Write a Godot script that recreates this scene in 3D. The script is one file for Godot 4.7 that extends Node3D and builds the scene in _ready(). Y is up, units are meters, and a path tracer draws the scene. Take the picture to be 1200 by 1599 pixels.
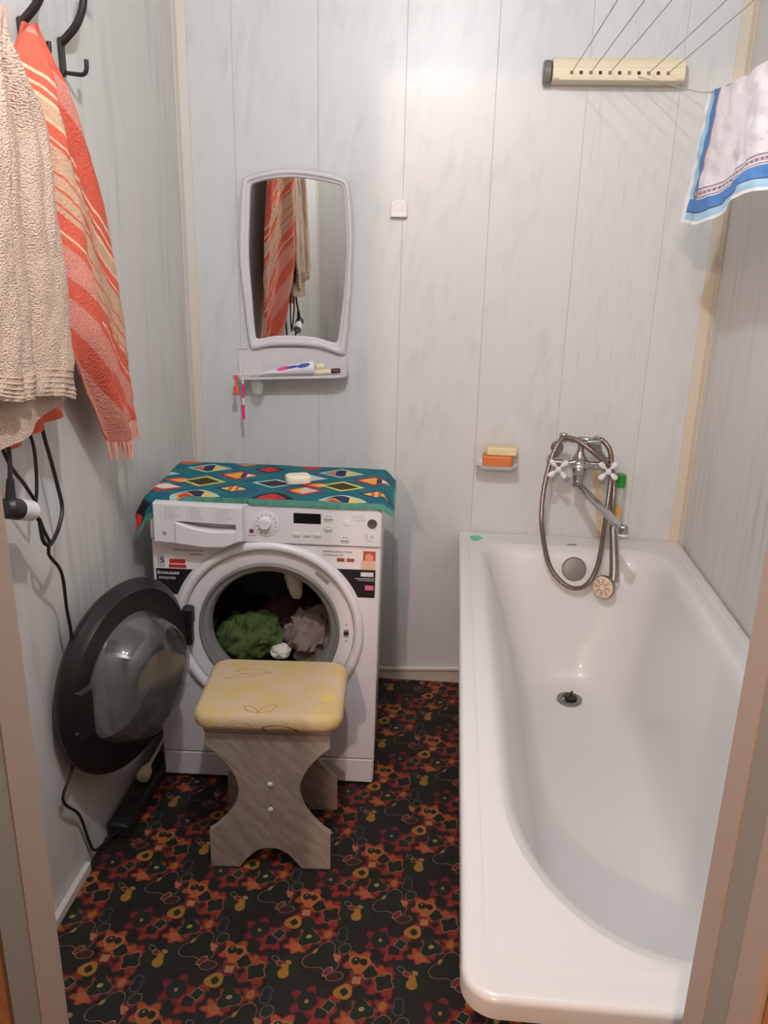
extends Node3D
# A small bathroom seen through its doorway. Back wall z = 0, left wall x = 0, floor y = 0, metres.

const ROOM_W := 1.597
const FRONT_Z := 2.0
const WALL_OUT := 2.082
const CEIL := 2.55
const JAMB_L := 0.473
const JAMB_R := 1.073
const HEAD_Y := 2.08
const MAIN_ENERGY := 1.28
const HALL_ENERGY := 2.6

var M := {}
var rng := RandomNumberGenerator.new()

# ------------------------------------------------------------------ mesh builder
class MB:
	var v := PackedVector3Array()
	var uv := PackedVector2Array()

	func tri(a: Vector3, b: Vector3, c: Vector3, ua := Vector2.ZERO, ub := Vector2.ZERO, uc := Vector2.ZERO) -> void:
		v.append(a); v.append(b); v.append(c)
		uv.append(ua); uv.append(ub); uv.append(uc)

	func quad(a: Vector3, b: Vector3, c: Vector3, d: Vector3, ua := Vector2.ZERO, ub := Vector2.ZERO, uc := Vector2.ZERO, ud := Vector2.ZERO) -> void:
		tri(a, b, c, ua, ub, uc)
		tri(a, c, d, ua, uc, ud)

	func fan(loop: Array, flip: bool) -> void:
		var c := Vector3.ZERO
		for p in loop:
			c += p
		c /= loop.size()
		var n := loop.size()
		for i in n:
			if flip:
				tri(c, loop[(i + 1) % n], loop[i])
			else:
				tri(c, loop[i], loop[(i + 1) % n])

	# loops: arrays of points with equal counts, each closed
	func loft(loops: Array, cap0 := true, cap1 := true) -> void:
		for k in loops.size() - 1:
			var A: Array = loops[k]
			var B: Array = loops[k + 1]
			var n := A.size()
			for i in n:
				var j := (i + 1) % n
				quad(A[i], A[j], B[j], B[i])
		if cap0:
			fan(loops[0], true)
		if cap1:
			fan(loops[loops.size() - 1], false)

	# closed torus-like loft (last row joins the first)
	func ring(loops: Array) -> void:
		var l := loops.duplicate()
		l.append(loops[0])
		loft(l, false, false)

	func box(c: Vector3, s: Vector3, b := 0.0) -> void:
		var h := s * 0.5
		b = minf(b, minf(h.x, minf(h.y, h.z)) * 0.95)
		var lev := [[-h.y, b], [-h.y + b, 0.0], [h.y - b, 0.0], [h.y, b]] if b > 0.0 else [[-h.y, 0.0], [h.y, 0.0]]
		var loops := []
		for e in lev:
			var hx: float = h.x - e[1]
			var hz: float = h.z - e[1]
			var y: float = e[0]
			if b > 0.0:
				loops.append([c + Vector3(-hx, y, -hz + b), c + Vector3(-hx + b, y, -hz), c + Vector3(hx - b, y, -hz), c + Vector3(hx, y, -hz + b),
					c + Vector3(hx, y, hz - b), c + Vector3(hx - b, y, hz), c + Vector3(-hx + b, y, hz), c + Vector3(-hx, y, hz - b)])
			else:
				loops.append([c + Vector3(-hx, y, -hz), c + Vector3(hx, y, -hz), c + Vector3(hx, y, hz), c + Vector3(-hx, y, hz)])
		loft(loops)

	func box2(a: Vector3, b: Vector3, bev := 0.0) -> void:
		box((a + b) * 0.5, (b - a).abs(), bev)

	# profile rows (radius, height) turned about an axis through o
	func lathe(o: Vector3, axis: Vector3, prof: Array, n := 32, cap0 := true, cap1 := true) -> void:
		var ax := axis.normalized()
		var e1 := ax.cross(Vector3.UP if absf(ax.y) < 0.9 else Vector3.RIGHT).normalized()
		var e2 := ax.cross(e1)
		var loops := []
		for p in prof:
			var l := []
			for i in n:
				var t := TAU * i / n
				l.append(o + ax * float(p[1]) + (e1 * cos(t) + e2 * sin(t)) * float(p[0]))
			loops.append(l)
		loft(loops, cap0, cap1)

	func tube(pts: Array, r: float, n := 8, r1 := -1.0, rib := 0.0) -> void:
		var loops := []
		var m := pts.size()
		var up := Vector3(0.31, 0.87, 0.37)
		for k in m:
			var a: Vector3 = pts[maxi(k - 1, 0)]
			var b: Vector3 = pts[mini(k + 1, m - 1)]
			var t := (b - a).normalized()
			var e1 := (up - t * up.dot(t))
			if e1.length() < 0.05:
				e1 = t.cross(Vector3.RIGHT)
			e1 = e1.normalized()
			up = e1
			var e2 := t.cross(e1)
			var rr := r if r1 < 0.0 else lerpf(r, r1, float(k) / (m - 1))
			if rib > 0.0 and k % 2 == 1:
				rr -= rib
			var l := []
			for i in n:
				var an := TAU * i / n
				l.append(pts[k] + (e1 * cos(an) + e2 * sin(an)) * rr)
			loops.append(l)
		loft(loops)

	# flat polygon in x,y pushed from z0 to z1 with a small bevel on the z1 side
	func extrude(poly: PackedVector2Array, z0: float, z1: float, bev := 0.0) -> void:
		if not Geometry2D.is_polygon_clockwise(poly):
			poly = poly.duplicate()
			poly.reverse()
		var idx := Geometry2D.triangulate_polygon(poly)
		var n := poly.size()
		var inner := poly
		if bev > 0.0:
			inner = PackedVector2Array()
			for i in n:
				var p := poly[i]
				var d0 := (p - poly[(i + n - 1) % n]).normalized()
				var d1 := (poly[(i + 1) % n] - p).normalized()
				var nn := Vector2(d0.y, -d0.x) + Vector2(d1.y, -d1.x)
				if nn.length() < 0.01:
					nn = Vector2(d0.y, -d0.x)
				nn = nn.normalized()
				if Geometry2D.is_point_in_polygon(p - nn * bev * 0.5, poly) != true:
					nn = -nn
				inner.append(p - nn * bev)
		var s := signf(z1 - z0)
		for i in range(0, idx.size(), 3):
			var a := idx[i]; var b := idx[i + 1]; var c := idx[i + 2]
			tri(Vector3(poly[a].x, poly[a].y, z0), Vector3(poly[c].x, poly[c].y, z0), Vector3(poly[b].x, poly[b].y, z0))
			tri(Vector3(inner[a].x, inner[a].y, z1), Vector3(inner[b].x, inner[b].y, z1), Vector3(inner[c].x, inner[c].y, z1))
		for i in n:
			var j := (i + 1) % n
			var zm := z1 - s * bev
			quad(Vector3(poly[i].x, poly[i].y, z0), Vector3(poly[j].x, poly[j].y, z0), Vector3(poly[j].x, poly[j].y, zm), Vector3(poly[i].x, poly[i].y, zm))
			if bev > 0.0:
				quad(Vector3(poly[i].x, poly[i].y, zm), Vector3(poly[j].x, poly[j].y, zm), Vector3(inner[j].x, inner[j].y, z1), Vector3(inner[i].x, inner[i].y, z1))

	# a cloth: rows of points, given thickness; uv row per point
	func sheet(P: Array, U: Array, th: float) -> void:
		var R := P.size()
		var C: int = P[0].size()
		var A := []
		var B := []
		for i in R:
			var ra := []
			var rb := []
			for j in C:
				var du: Vector3 = P[i][mini(j + 1, C - 1)] - P[i][maxi(j - 1, 0)]
				var dv: Vector3 = P[mini(i + 1, R - 1)][j] - P[maxi(i - 1, 0)][j]
				var n := du.cross(dv)
				n = n.normalized() if n.length() > 1e-9 else Vector3.UP
				ra.append(P[i][j] + n * th * 0.5)
				rb.append(P[i][j] - n * th * 0.5)
			A.append(ra); B.append(rb)
		for i in R - 1:
			for j in C - 1:
				quad(A[i][j], A[i][j + 1], A[i + 1][j + 1], A[i + 1][j], U[i][j], U[i][j + 1], U[i + 1][j + 1], U[i + 1][j])
				quad(B[i][j], B[i + 1][j], B[i + 1][j + 1], B[i][j + 1], U[i][j], U[i + 1][j], U[i + 1][j + 1], U[i][j + 1])
		for i in R - 1:
			quad(A[i][0], A[i + 1][0], B[i + 1][0], B[i][0], U[i][0], U[i + 1][0], U[i + 1][0], U[i][0])
			var e := C - 1
			quad(A[i][e], B[i][e], B[i + 1][e], A[i + 1][e], U[i][e], U[i][e], U[i + 1][e], U[i + 1][e])
		for j in C - 1:
			quad(A[0][j], B[0][j], B[0][j + 1], A[0][j + 1], U[0][j], U[0][j], U[0][j + 1], U[0][j + 1])
			var e := R - 1
			quad(A[e][j], A[e][j + 1], B[e][j + 1], B[e][j], U[e][j], U[e][j + 1], U[e][j + 1], U[e][j])

	func xform(t: Transform3D) -> MB:
		for i in v.size():
			v[i] = t * v[i]
		return self

	func build(crease := 40.0) -> ArrayMesh:
		var vol := 0.0
		for i in range(0, v.size(), 3):
			vol += v[i].dot(v[i + 1].cross(v[i + 2]))
		if vol > 0.0:
			for i in range(0, v.size(), 3):
				var t := v[i + 1]; v[i + 1] = v[i + 2]; v[i + 2] = t
				var tu := uv[i + 1]; uv[i + 1] = uv[i + 2]; uv[i + 2] = tu
		var fn := PackedVector3Array()
		var at := {}
		for i in range(0, v.size(), 3):
			fn.append((v[i + 2] - v[i]).cross(v[i + 1] - v[i]))
			for k in 3:
				var key := Vector3i((v[i + k] * 20000.0).round())
				if at.has(key):
					at[key].append(i / 3)
				else:
					at[key] = [i / 3]
		var nrm := PackedVector3Array()
		nrm.resize(v.size())
		var lim := cos(deg_to_rad(crease))
		for i in v.size():
			var f := fn[i / 3]
			var fu := f.normalized()
			var s := Vector3.ZERO
			for o in at[Vector3i((v[i] * 20000.0).round())]:
				var g := fn[o]
				if g.length_squared() > 0.0 and g.normalized().dot(fu) >= lim:
					s += g
			nrm[i] = s.normalized() if s.length_squared() > 0.0 else (fu if fu.length() > 0.5 else Vector3.UP)
		var arr := []
		arr.resize(Mesh.ARRAY_MAX)
		arr[Mesh.ARRAY_VERTEX] = v
		arr[Mesh.ARRAY_NORMAL] = nrm
		arr[Mesh.ARRAY_TEX_UV] = uv
		var m := ArrayMesh.new()
		m.add_surface_from_arrays(Mesh.PRIMITIVE_TRIANGLES, arr)
		return m

# ------------------------------------------------------------------ nodes
func obj(called: String, mb: MB, mat: Material, parent: Node = self, crease := 40.0) -> MeshInstance3D:
	var o := MeshInstance3D.new()
	o.name = called
	o.mesh = mb.build(crease)
	o.material_override = mat
	parent.add_child(o, true)
	return o

func thing(called: String, label: String, category: String, at := Vector3.ZERO, group := "") -> Node3D:
	var o := Node3D.new()
	o.name = called
	add_child(o, true)
	o.position = at
	tag(o, label, category, group)
	return o

func tag(o: Node, label: String, category: String, group := "") -> void:
	o.set_meta("label", label)
	o.set_meta("category", category)
	if group != "":
		o.set_meta("group", group)

func struct_node(called: String, label: String, category: String) -> Node3D:
	var o := Node3D.new()
	o.name = called
	add_child(o, true)
	tag(o, label, category)
	o.set_meta("kind", "structure")
	return o

func struct_mesh(called: String, mb: MB, mat: Material, label: String, category: String) -> MeshInstance3D:
	var o := obj(called, mb, mat)
	tag(o, label, category)
	o.set_meta("kind", "structure")
	return o

func part_text(s: String, h: float, at: Vector3, mat: Material, parent: Node, width := 0.0, called := "lettering", bold := false) -> void:
	var tm := TextMesh.new()
	var f := SystemFont.new()
	f.font_names = PackedStringArray(["Droid Sans"])
	f.font_weight = 700 if bold else 400
	tm.font = f
	tm.text = s
	tm.font_size = 32
	tm.pixel_size = h / 24.0
	tm.depth = 0.0003
	tm.curve_step = 4.0
	var o := MeshInstance3D.new()
	o.name = called
	o.mesh = tm
	o.material_override = mat
	parent.add_child(o, true)
	o.position = at
	if width > 0.0:
		var w := tm.get_aabb().size.x
		if w > 0.0:
			o.scale = Vector3(width / w, 1, 1)

# ------------------------------------------------------------------ small helpers
func c8(r: float, g: float, b: float, a := 255.0) -> Color:
	return Color(r / 255.0, g / 255.0, b / 255.0, a / 255.0)

func mat(col: Color, rough := 0.6, metal := 0.0, extra := {}) -> StandardMaterial3D:
	var m := StandardMaterial3D.new()
	m.albedo_color = col
	m.roughness = rough
	m.metallic = metal
	for k in extra:
		m.set(k, extra[k])
	return m

func smooth_path(pts: Array, step: float) -> Array:
	var c := Curve3D.new()
	c.bake_interval = step
	var n := pts.size()
	for i in n:
		var a: Vector3 = pts[maxi(i - 1, 0)]
		var b: Vector3 = pts[mini(i + 1, n - 1)]
		var t := (b - a) / 6.0
		c.add_point(pts[i], -t, t)
	var out := []
	var L := c.get_baked_length()
	var m := maxi(int(L / step), 2)
	for k in m + 1:
		out.append(c.sample_baked(L * k / m, true))
	return out

# rounded rectangle in the x,z plane at height y; r = [back left, back right, front right, front left] as Vector2(rx, rz)
func rrect(x0: float, x1: float, z0: float, z1: float, y: float, r: Array, n := 8, side := 0) -> Array:
	var out := []
	var cs := [[x0 + r[0].x, z0 + r[0].y, PI, r[0]], [x1 - r[1].x, z0 + r[1].y, 1.5 * PI, r[1]], [x1 - r[2].x, z1 - r[2].y, 0.0, r[2]], [x0 + r[3].x, z1 - r[3].y, 0.5 * PI, r[3]]]
	var runs := []
	for c in cs:
		var run := []
		for i in n + 1:
			var t: float = c[2] + 0.5 * PI * i / n
			run.append(Vector3(c[0] + c[3].x * cos(t), y, c[1] + c[3].y * sin(t)))
		runs.append(run)
	for k in 4:
		out.append_array(runs[k])
		var a: Vector3 = runs[k][n]
		var b: Vector3 = runs[(k + 1) % 4][0]
		for i in side:
			out.append(a.lerp(b, float(i + 1) / (side + 1)))
	return out

func rr4(r: float) -> Array:
	return [Vector2(r, r), Vector2(r, r), Vector2(r, r), Vector2(r, r)]

# rounded slab lying flat, soft edges
func soft_slab(x0: float, x1: float, z0: float, z1: float, y0: float, y1: float, rc: float, re: float, n := 8) -> MB:
	var mb := MB.new()
	var loops := []
	var k := 5
	for i in k + 1:
		var t := 0.5 * PI * i / k
		var ins := re * (1.0 - sin(t))
		var y := y0 + re * (1.0 - cos(t)) 
		loops.append(rrect(x0 + ins, x1 - ins, z0 + ins, z1 - ins, y, rr4(maxf(rc - ins, 0.001)), n))
	for i in k + 1:
		var t := 0.5 * PI * (1.0 - float(i) / k)
		var ins := re * (1.0 - sin(t))
		var y := y1 - re * (1.0 - cos(t))
		loops.append(rrect(x0 + ins, x1 - ins, z0 + ins, z1 - ins, y, rr4(maxf(rc - ins, 0.001)), n))
	mb.loft(loops)
	return mb

func noise(seed_: int, freq: float, oct := 3) -> FastNoiseLite:
	var n := FastNoiseLite.new()
	n.seed = seed_
	n.noise_type = FastNoiseLite.TYPE_SIMPLEX_SMOOTH
	n.frequency = freq
	n.fractal_octaves = oct
	return n

func tex(img: Image) -> ImageTexture:
	img.generate_mipmaps()
	return ImageTexture.create_from_image(img)

func bump(seed_: int, freq: float, strength: float, size := 256) -> NoiseTexture2D:
	var t := NoiseTexture2D.new()
	t.width = size
	t.height = size
	t.seamless = true
	t.as_normal_map = true
	t.bump_strength = strength
	t.noise = noise(seed_, freq, 3)
	return t

# ------------------------------------------------------------------ pictures drawn by code
# marbled plastic panelling: cloudy veins over a pale base, drawn out along y
func marble_image(w: int, h: int, base: Color, vein: Color, sx: float, sy: float, shear: float, seed_: int, amount: float) -> Image:
	var img := Image.create(w, h, false, Image.FORMAT_RGB8)
	var a := noise(seed_, 1.0, 4)
	var b := noise(seed_ + 7, 1.0, 2)
	for y in h:
		for x in w:
			var u := x * sx + y * shear
			var n := a.get_noise_2d(u, y * sy) * 0.5 + 0.5
			var k := b.get_noise_2d(u * 0.23, y * sy * 0.6) * 0.5 + 0.5
			var t := clampf((n - 0.42) * 2.4, 0.0, 1.0) * smoothstep(0.25, 0.8, k)
			img.set_pixel(x, y, base.lerp(vein, t * amount))
	return img

func put_blob(img: Image, W: float, H: float, u: float, v: float, rx: float, ry: float, rot: float, petals: int, amp: float, fill: Color, line: Color, lw: float, ph := 0.0) -> void:
	var w := img.get_width()
	var h := img.get_height()
	var R := maxf(rx, ry) * (1.0 + absf(amp)) + lw
	var nx := int(R / W * w) + 2
	var ny := int(R / H * h) + 2
	for site in 2:
		var cu := fposmod(u + site * W * 0.5, W)
		var cv := fposmod(v + site * H * 0.5, H)
		var cx := int(cu / W * w)
		var cy := int(cv / H * h)
		for dy in range(-ny, ny + 1):
			for dx in range(-nx, nx + 1):
				var p := Vector2((cx + dx + 0.5) / w * W - cu, (cy + dy + 0.5) / h * H - cv).rotated(-rot)
				var th := atan2(p.y / ry, p.x / rx)
				var rr := 1.0 + (amp * cos(petals * th + ph) if petals > 0 else 0.0)
				var d := (Vector2(p.x / rx, p.y / ry).length() - rr) * minf(rx, ry)
				if d < 0.0:
					var c := fill if d < -lw else line
					var X := posmod(cx + dx, w)
					var Y := posmod(cy + dy, h)
					var al := clampf(-d / 0.0008, 0.0, 1.0) * c.a
					img.set_pixel(X, Y, img.get_pixel(X, Y).lerp(Color(c.r, c.g, c.b), al))

# printed floral linoleum, repeat 0.2715 x 0.34 m with the motif again at the half step
func floor_image() -> Image:
	var W := 0.2715
	var H := 0.34
	var w := 543
	var h := 680
	var img := Image.create(w, h, false, Image.FORMAT_RGB8)
	var n := noise(4, 0.02, 3)
	var dark := c8(28, 24, 15)
	for y in h:
		for x in w:
			img.set_pixel(x, y, dark.lerp(c8(48, 27, 18), clampf(n.get_noise_2d(x, y) + 0.4, 0.0, 1.0)))
	var red := c8(178, 52, 38)
	var crim := c8(150, 34, 44)
	var orange := c8(212, 92, 44)
	var green := c8(31, 35, 20)
	var dgreen := c8(30, 46, 22)
	var viol := c8(38, 29, 34)
	var navy := c8(29, 31, 38)
	var ochre := c8(206, 146, 52)
	var tan_ := c8(206, 150, 100)
	var pale := c8(200, 196, 150)
	var none := Color(0, 0, 0, 0)
	# red grounds
	for e in [[0.2134, 0.0033, 0.036, 0.040, red], [0.0606, 0.064, 0.034, 0.036, crim], [0.0932, 0.0885, 0.030, 0.034, red], [0.0219, 0.128, 0.034, 0.032, orange], [0.1737, 0.075, 0.030, 0.028, red], [0.1559, 0.010, 0.026, 0.026, crim], [0.030, 0.152, 0.030, 0.016, orange], [0.0716, 0.146, 0.030, 0.014, orange], [0.215, 0.060, 0.020, 0.024, red], [0.1482, 0.1, 0.026, 0.022, orange], [0.245, 0.118, 0.016, 0.026, crim], [0.118, 0.050, 0.014, 0.020, red]]:
		put_blob(img, W, H, e[0], e[1], e[2] * 0.94, e[3] * 0.94, 0.4, 5, 0.24, e[4], e[4].darkened(0.35), 0.004, e[0] * 40.0)
	# dark flowers
	put_blob(img, W, H, 0.0, -0.012, 0.037, 0.041, 0.3, 5, 0.16, dgreen, green, 0.006)
	put_blob(img, W, H, 0.262, 0.022, 0.018, 0.018, 0.0, 3, 0.1, green, green, 0.0)
	put_blob(img, W, H, 0.2134, 0.0033, 0.020, 0.023, 0.5, 4, 0.16, green, tan_, 0.0022)
	put_blob(img, W, H, 0.2129, 0.124, 0.034, 0.038, 0.7, 3, 0.26, viol, tan_, 0.002)
	put_blob(img, W, H, 0.2129, 0.124, 0.026, 0.028, 0.7, 3, 0.2, green, green, 0.0)
	put_blob(img, W, H, 0.0606, 0.0624, 0.021, 0.024, 0.0, 6, 0.05, c8(36, 38, 32), c8(36, 38, 32), 0.0)
	put_blob(img, W, H, 0.1737, 0.072, 0.023, 0.025, 0.2, 3, 0.2, dgreen, pale, 0.0012)
	put_blob(img, W, H, 0.163, 0.034, 0.018, 0.018, 0.3, 4, 0.1, green, green, 0.0)
	put_blob(img, W, H, 0.045, 0.150, 0.018, 0.016, 0.3, 4, 0.1, green, tan_, 0.0012)
	put_blob(img, W, H, 0.120, 0.128, 0.022, 0.018, 0.5, 4, 0.14, viol, viol, 0.0)
	put_blob(img, W, H, 0.257, 0.095, 0.013, 0.016, 0.6, 0, 0.0, dgreen, pale, 0.0014)
	# yellow pear flower with its ring
	put_blob(img, W, H, 0.0, 0.002, 0.0125, 0.0135, 0.0, 0, 0.0, ochre, ochre, 0.0)
	put_blob(img, W, H, 0.001, -0.012, 0.0085, 0.011, 0.0, 0, 0.0, ochre, ochre, 0.0)
	put_blob(img, W, H, -0.012, -0.023, 0.010, 0.0075, 0.2, 0, 0.0, crim, tan_, 0.0022)
	put_blob(img, W, H, 0.006, -0.027, 0.008, 0.006, 0.4, 0, 0.0, tan_, tan_, 0.0)
	put_blob(img, W, H, -0.024, -0.034, 0.010, 0.007, 0.5, 0, 0.0, navy, pale, 0.0014)
	# ochre ring flower
	put_blob(img, W, H, 0.1321, 0.0339, 0.0185, 0.021, 0.9, 3, 0.08, ochre, c8(220, 130, 56), 0.002)
	put_blob(img, W, H, 0.1335, 0.0339, 0.0085, 0.0095, 0.0, 4, 0.1, dgreen, dgreen, 0.0)
	# small square, eight shape, dots
	put_blob(img, W, H, 0.1559, 0.0031, 0.010, 0.011, 0.78, 4, 0.14, c8(214, 158, 106), tan_, 0.0, 0.0)
	put_blob(img, W, H, 0.248, 0.049, 0.0115, 0.0125, 0.0, 0, 0.0, navy, c8(128, 152, 158), 0.0016)
	put_blob(img, W, H, 0.247, 0.066, 0.0125, 0.0135, 0.0, 0, 0.0, navy, c8(128, 152, 158), 0.0016)
	put_blob(img, W, H, 0.2478, 0.057, 0.008, 0.009, 0.0, 0, 0.0, navy, navy, 0.0)
	put_blob(img, W, H, 0.0606, 0.064, 0.0045, 0.0055, 0.0, 0, 0.0, tan_, tan_, 0.0)
	put_blob(img, W, H, 0.0932, 0.0885, 0.013, 0.014, 0.78, 4, 0.14, navy, viol, 0.002)
	put_blob(img, W, H, 0.1065, 0.0697, 0.0125, 0.0145, 0.5, 4, 0.14, dgreen, pale, 0.0018, PI)
	put_blob(img, W, H, 0.1737, 0.0704, 0.007, 0.0055, -0.5, 0, 0.0, c8(206, 186, 110), pale, 0.0)
	# orange ring flower with two dark eyes
	put_blob(img, W, H, 0.0219, 0.130, 0.0235, 0.0215, 0.0, 3, 0.12, c8(222, 120, 56), tan_, 0.003, PI * 0.5)
	put_blob(img, W, H, 0.0135, 0.124, 0.0095, 0.011, 0.3, 0, 0.0, green, green, 0.0)
	put_blob(img, W, H, 0.0305, 0.126, 0.0085, 0.0095, -0.3, 0, 0.0, green, green, 0.0)
	put_blob(img, W, H, 0.013, 0.120, 0.0022, 0.004, 0.3, 0, 0.0, pale, pale, 0.0)
	# petals and commas
	put_blob(img, W, H, 0.194, 0.108, 0.0045, 0.009, 0.5, 0, 0.0, tan_, tan_, 0.0)
	put_blob(img, W, H, 0.243, 0.120, 0.008, 0.011, -0.4, 3, 0.2, c8(222, 140, 100), tan_, 0.0)
	put_blob(img, W, H, 0.228, 0.158, 0.008, 0.016, 0.6, 0, 0.0, crim, pale, 0.0016)
	put_blob(img, W, H, 0.2445, 0.1686, 0.020, 0.012, -0.3, 0, 0.0, c8(70, 34, 30), tan_, 0.0016)
	put_blob(img, W, H, 0.150, 0.102, 0.014, 0.010, 0.6, 0, 0.0, c8(226, 116, 74), tan_, 0.0015)
	put_blob(img, W, H, 0.2155, 0.060, 0.009, 0.012, 0.2, 0, 0.0, c8(206, 130, 60), orange, 0.0)
	return img

func diamond(img: Image, W: float, H: float, x: float, z: float, hx: float, hz: float, col: Color, bow := 1.0) -> void:
	var w := img.get_width()
	var h := img.get_height()
	for Y in range(maxi(int((z - hz) / H * h), 0), mini(int((z + hz) / H * h) + 2, h)):
		for X in range(maxi(int((x - hx) / W * w), 0), mini(int((x + hx) / W * w) + 2, w)):
			var dx := absf((X + 0.5) / w * W - x) / hx
			var dz := absf((Y + 0.5) / h * H - z) / hz
			if pow(dx, bow) + pow(dz, bow) < 1.0:
				img.set_pixel(X, Y, col)

func half_diamond(img: Image, W: float, H: float, x: float, z: float, hx: float, hz: float, col: Color, from_: float, to_: float) -> void:
	var w := img.get_width()
	var h := img.get_height()
	for Y in range(maxi(int((z - hz) / H * h), 0), mini(int((z + hz) / H * h) + 2, h)):
		for X in range(maxi(int((x - hx) / W * w), 0), mini(int((x + hx) / W * w) + 2, w)):
			var sx := ((X + 0.5) / w * W - x) / hx
			var dz := absf((Y + 0.5) / h * H - z) / hz
			if absf(sx) + dz < 1.0 and sx + 0.25 * (1.0 - dz) * signf(sx) * 0.0 >= from_ and sx <= to_:
				img.set_pixel(X, Y, col)

# woven geometric runner on the washing machine: x from its left hem, z from its back hem, in metres
func runner_image() -> Image:
	var W := 0.687
	var H := 0.419
	var w := 687
	var h := 419
	var img := Image.create(w, h, false, Image.FORMAT_RGB8)
	var teal := c8(18, 108, 112)
	var n := noise(3, 0.015, 2)
	for y in h:
		for x in w:
			img.set_pixel(x, y, teal.lerp(c8(14, 90, 118), clampf(n.get_noise_2d(x, y) * 1.5 + 0.4, 0.0, 1.0)))
	var pale := c8(168, 196, 188)
	var navy := c8(34, 42, 78)
	var yel := c8(228, 192, 96)
	var gold := c8(234, 164, 62)
	var red := c8(198, 42, 48)
	var mar := c8(160, 34, 54)
	var dark := c8(58, 48, 26)
	var blk := c8(26, 24, 30)
	var white := c8(222, 216, 204)
	for k in 2:
		var o := 0.376 * k + 0.055
		# banded lozenge
		diamond(img, W, H, 0.095 + o, 0.062, 0.066, 0.044, pale)
		diamond(img, W, H, 0.095 + o, 0.062, 0.050, 0.033, navy)
		half_diamond(img, W, H, 0.095 + o, 0.062, 0.050, 0.034, yel, 0.25, 1.0)
		half_diamond(img, W, H, 0.095 + o, 0.062, 0.046, 0.030, c8(206, 110, 70), -1.0, -0.35)
		# yellow framed dark lozenge with its orange tail
		diamond(img, W, H, 0.040 + o, 0.188, 0.042, 0.026, red)
		diamond(img, W, H, 0.046 + o, 0.188, 0.034, 0.018, gold)
		diamond(img, W, H, 0.106 + o, 0.188, 0.062, 0.049, c8(216, 200, 84))
		diamond(img, W, H, 0.106 + o, 0.188, 0.046, 0.036, dark)
		# red framed golden lozenge
		diamond(img, W, H, 0.190 + o, 0.122, 0.060, 0.044, mar)
		diamond(img, W, H, 0.190 + o, 0.122, 0.044, 0.032, gold)
		half_diamond(img, W, H, 0.190 + o, 0.122, 0.046, 0.030, navy, 0.15, 0.45)
		half_diamond(img, W, H, 0.190 + o, 0.122, 0.050, 0.030, white, 0.45, 1.0)
		# striped small lozenge
		diamond(img, W, H, 0.196 + o, 0.247, 0.044, 0.038, c8(24, 52, 92))
		diamond(img, W, H, 0.200 + o, 0.247, 0.035, 0.028, yel)
		half_diamond(img, W, H, 0.200 + o, 0.247, 0.034, 0.027, c8(206, 100, 56), -0.4, -0.1)
		half_diamond(img, W, H, 0.200 + o, 0.247, 0.034, 0.027, c8(206, 100, 56), 0.15, 0.4)
		# rounded front motif
		diamond(img, W, H, 0.118 + o, 0.330, 0.064, 0.062, pale, 1.5)
		diamond(img, W, H, 0.112 + o, 0.330, 0.040, 0.054, navy, 1.7)
		half_diamond(img, W, H, 0.116 + o, 0.330, 0.066, 0.062, yel, 0.26, 0.95)
		diamond(img, W, H, 0.092 + o, 0.326, 0.026, 0.030, gold)
		diamond(img, W, H, 0.092 + o, 0.326, 0.017, 0.020, red)
	# middle column
	diamond(img, W, H, 0.353, 0.185, 0.062, 0.040, pale)
	diamond(img, W, H, 0.352, 0.185, 0.046, 0.030, c8(40, 44, 60))
	diamond(img, W, H, 0.319, 0.056, 0.044, 0.040, blk)
	diamond(img, W, H, 0.319, 0.056, 0.032, 0.030, red)
	diamond(img, W, H, 0.398, 0.122, 0.030, 0.022, red)
	diamond(img, W, H, 0.442, 0.120, 0.050, 0.034, c8(190, 200, 190))
	half_diamond(img, W, H, 0.438, 0.120, 0.040, 0.024, navy, -0.5, 0.05)
	diamond(img, W, H, 0.443, 0.243, 0.054, 0.044, mar)
	diamond(img, W, H, 0.441, 0.243, 0.040, 0.030, c8(220, 186, 168))
	half_diamond(img, W, H, 0.441, 0.243, 0.040, 0.030, gold, -1.0, -0.2)
	diamond(img, W, H, 0.370, 0.336, 0.058, 0.068, blk, 1.4)
	diamond(img, W, H, 0.366, 0.336, 0.040, 0.054, red, 1.5)
	half_diamond(img, W, H, 0.376, 0.330, 0.040, 0.045, mar, 0.1, 0.4)
	diamond(img, W, H, 0.434, 0.016, 0.034, 0.022, red)
	diamond(img, W, H, 0.245, 0.006, 0.034, 0.020, c8(216, 130, 74))
	diamond(img, W, H, 0.075, 0.010, 0.046, 0.020, c8(206, 90, 54))
	# left fall
	diamond(img, W, H, 0.035, 0.130, 0.050, 0.030, pale)
	diamond(img, W, H, 0.068, 0.258, 0.056, 0.042, red)
	diamond(img, W, H, 0.074, 0.250, 0.042, 0.026, white)
	diamond(img, W, H, 0.010, 0.350, 0.050, 0.060, blk)
	diamond(img, W, H, 0.008, 0.366, 0.026, 0.030, red)
	# stitched green hem
	img.fill_rect(Rect2i(0, int(h * 0.945), w, h), c8(76, 132, 114))
	img.fill_rect(Rect2i(0, 0, w, 4), c8(40, 104, 96))
	img.fill_rect(Rect2i(w - 7, 0, 7, h), c8(76, 132, 114))
	return img

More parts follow.
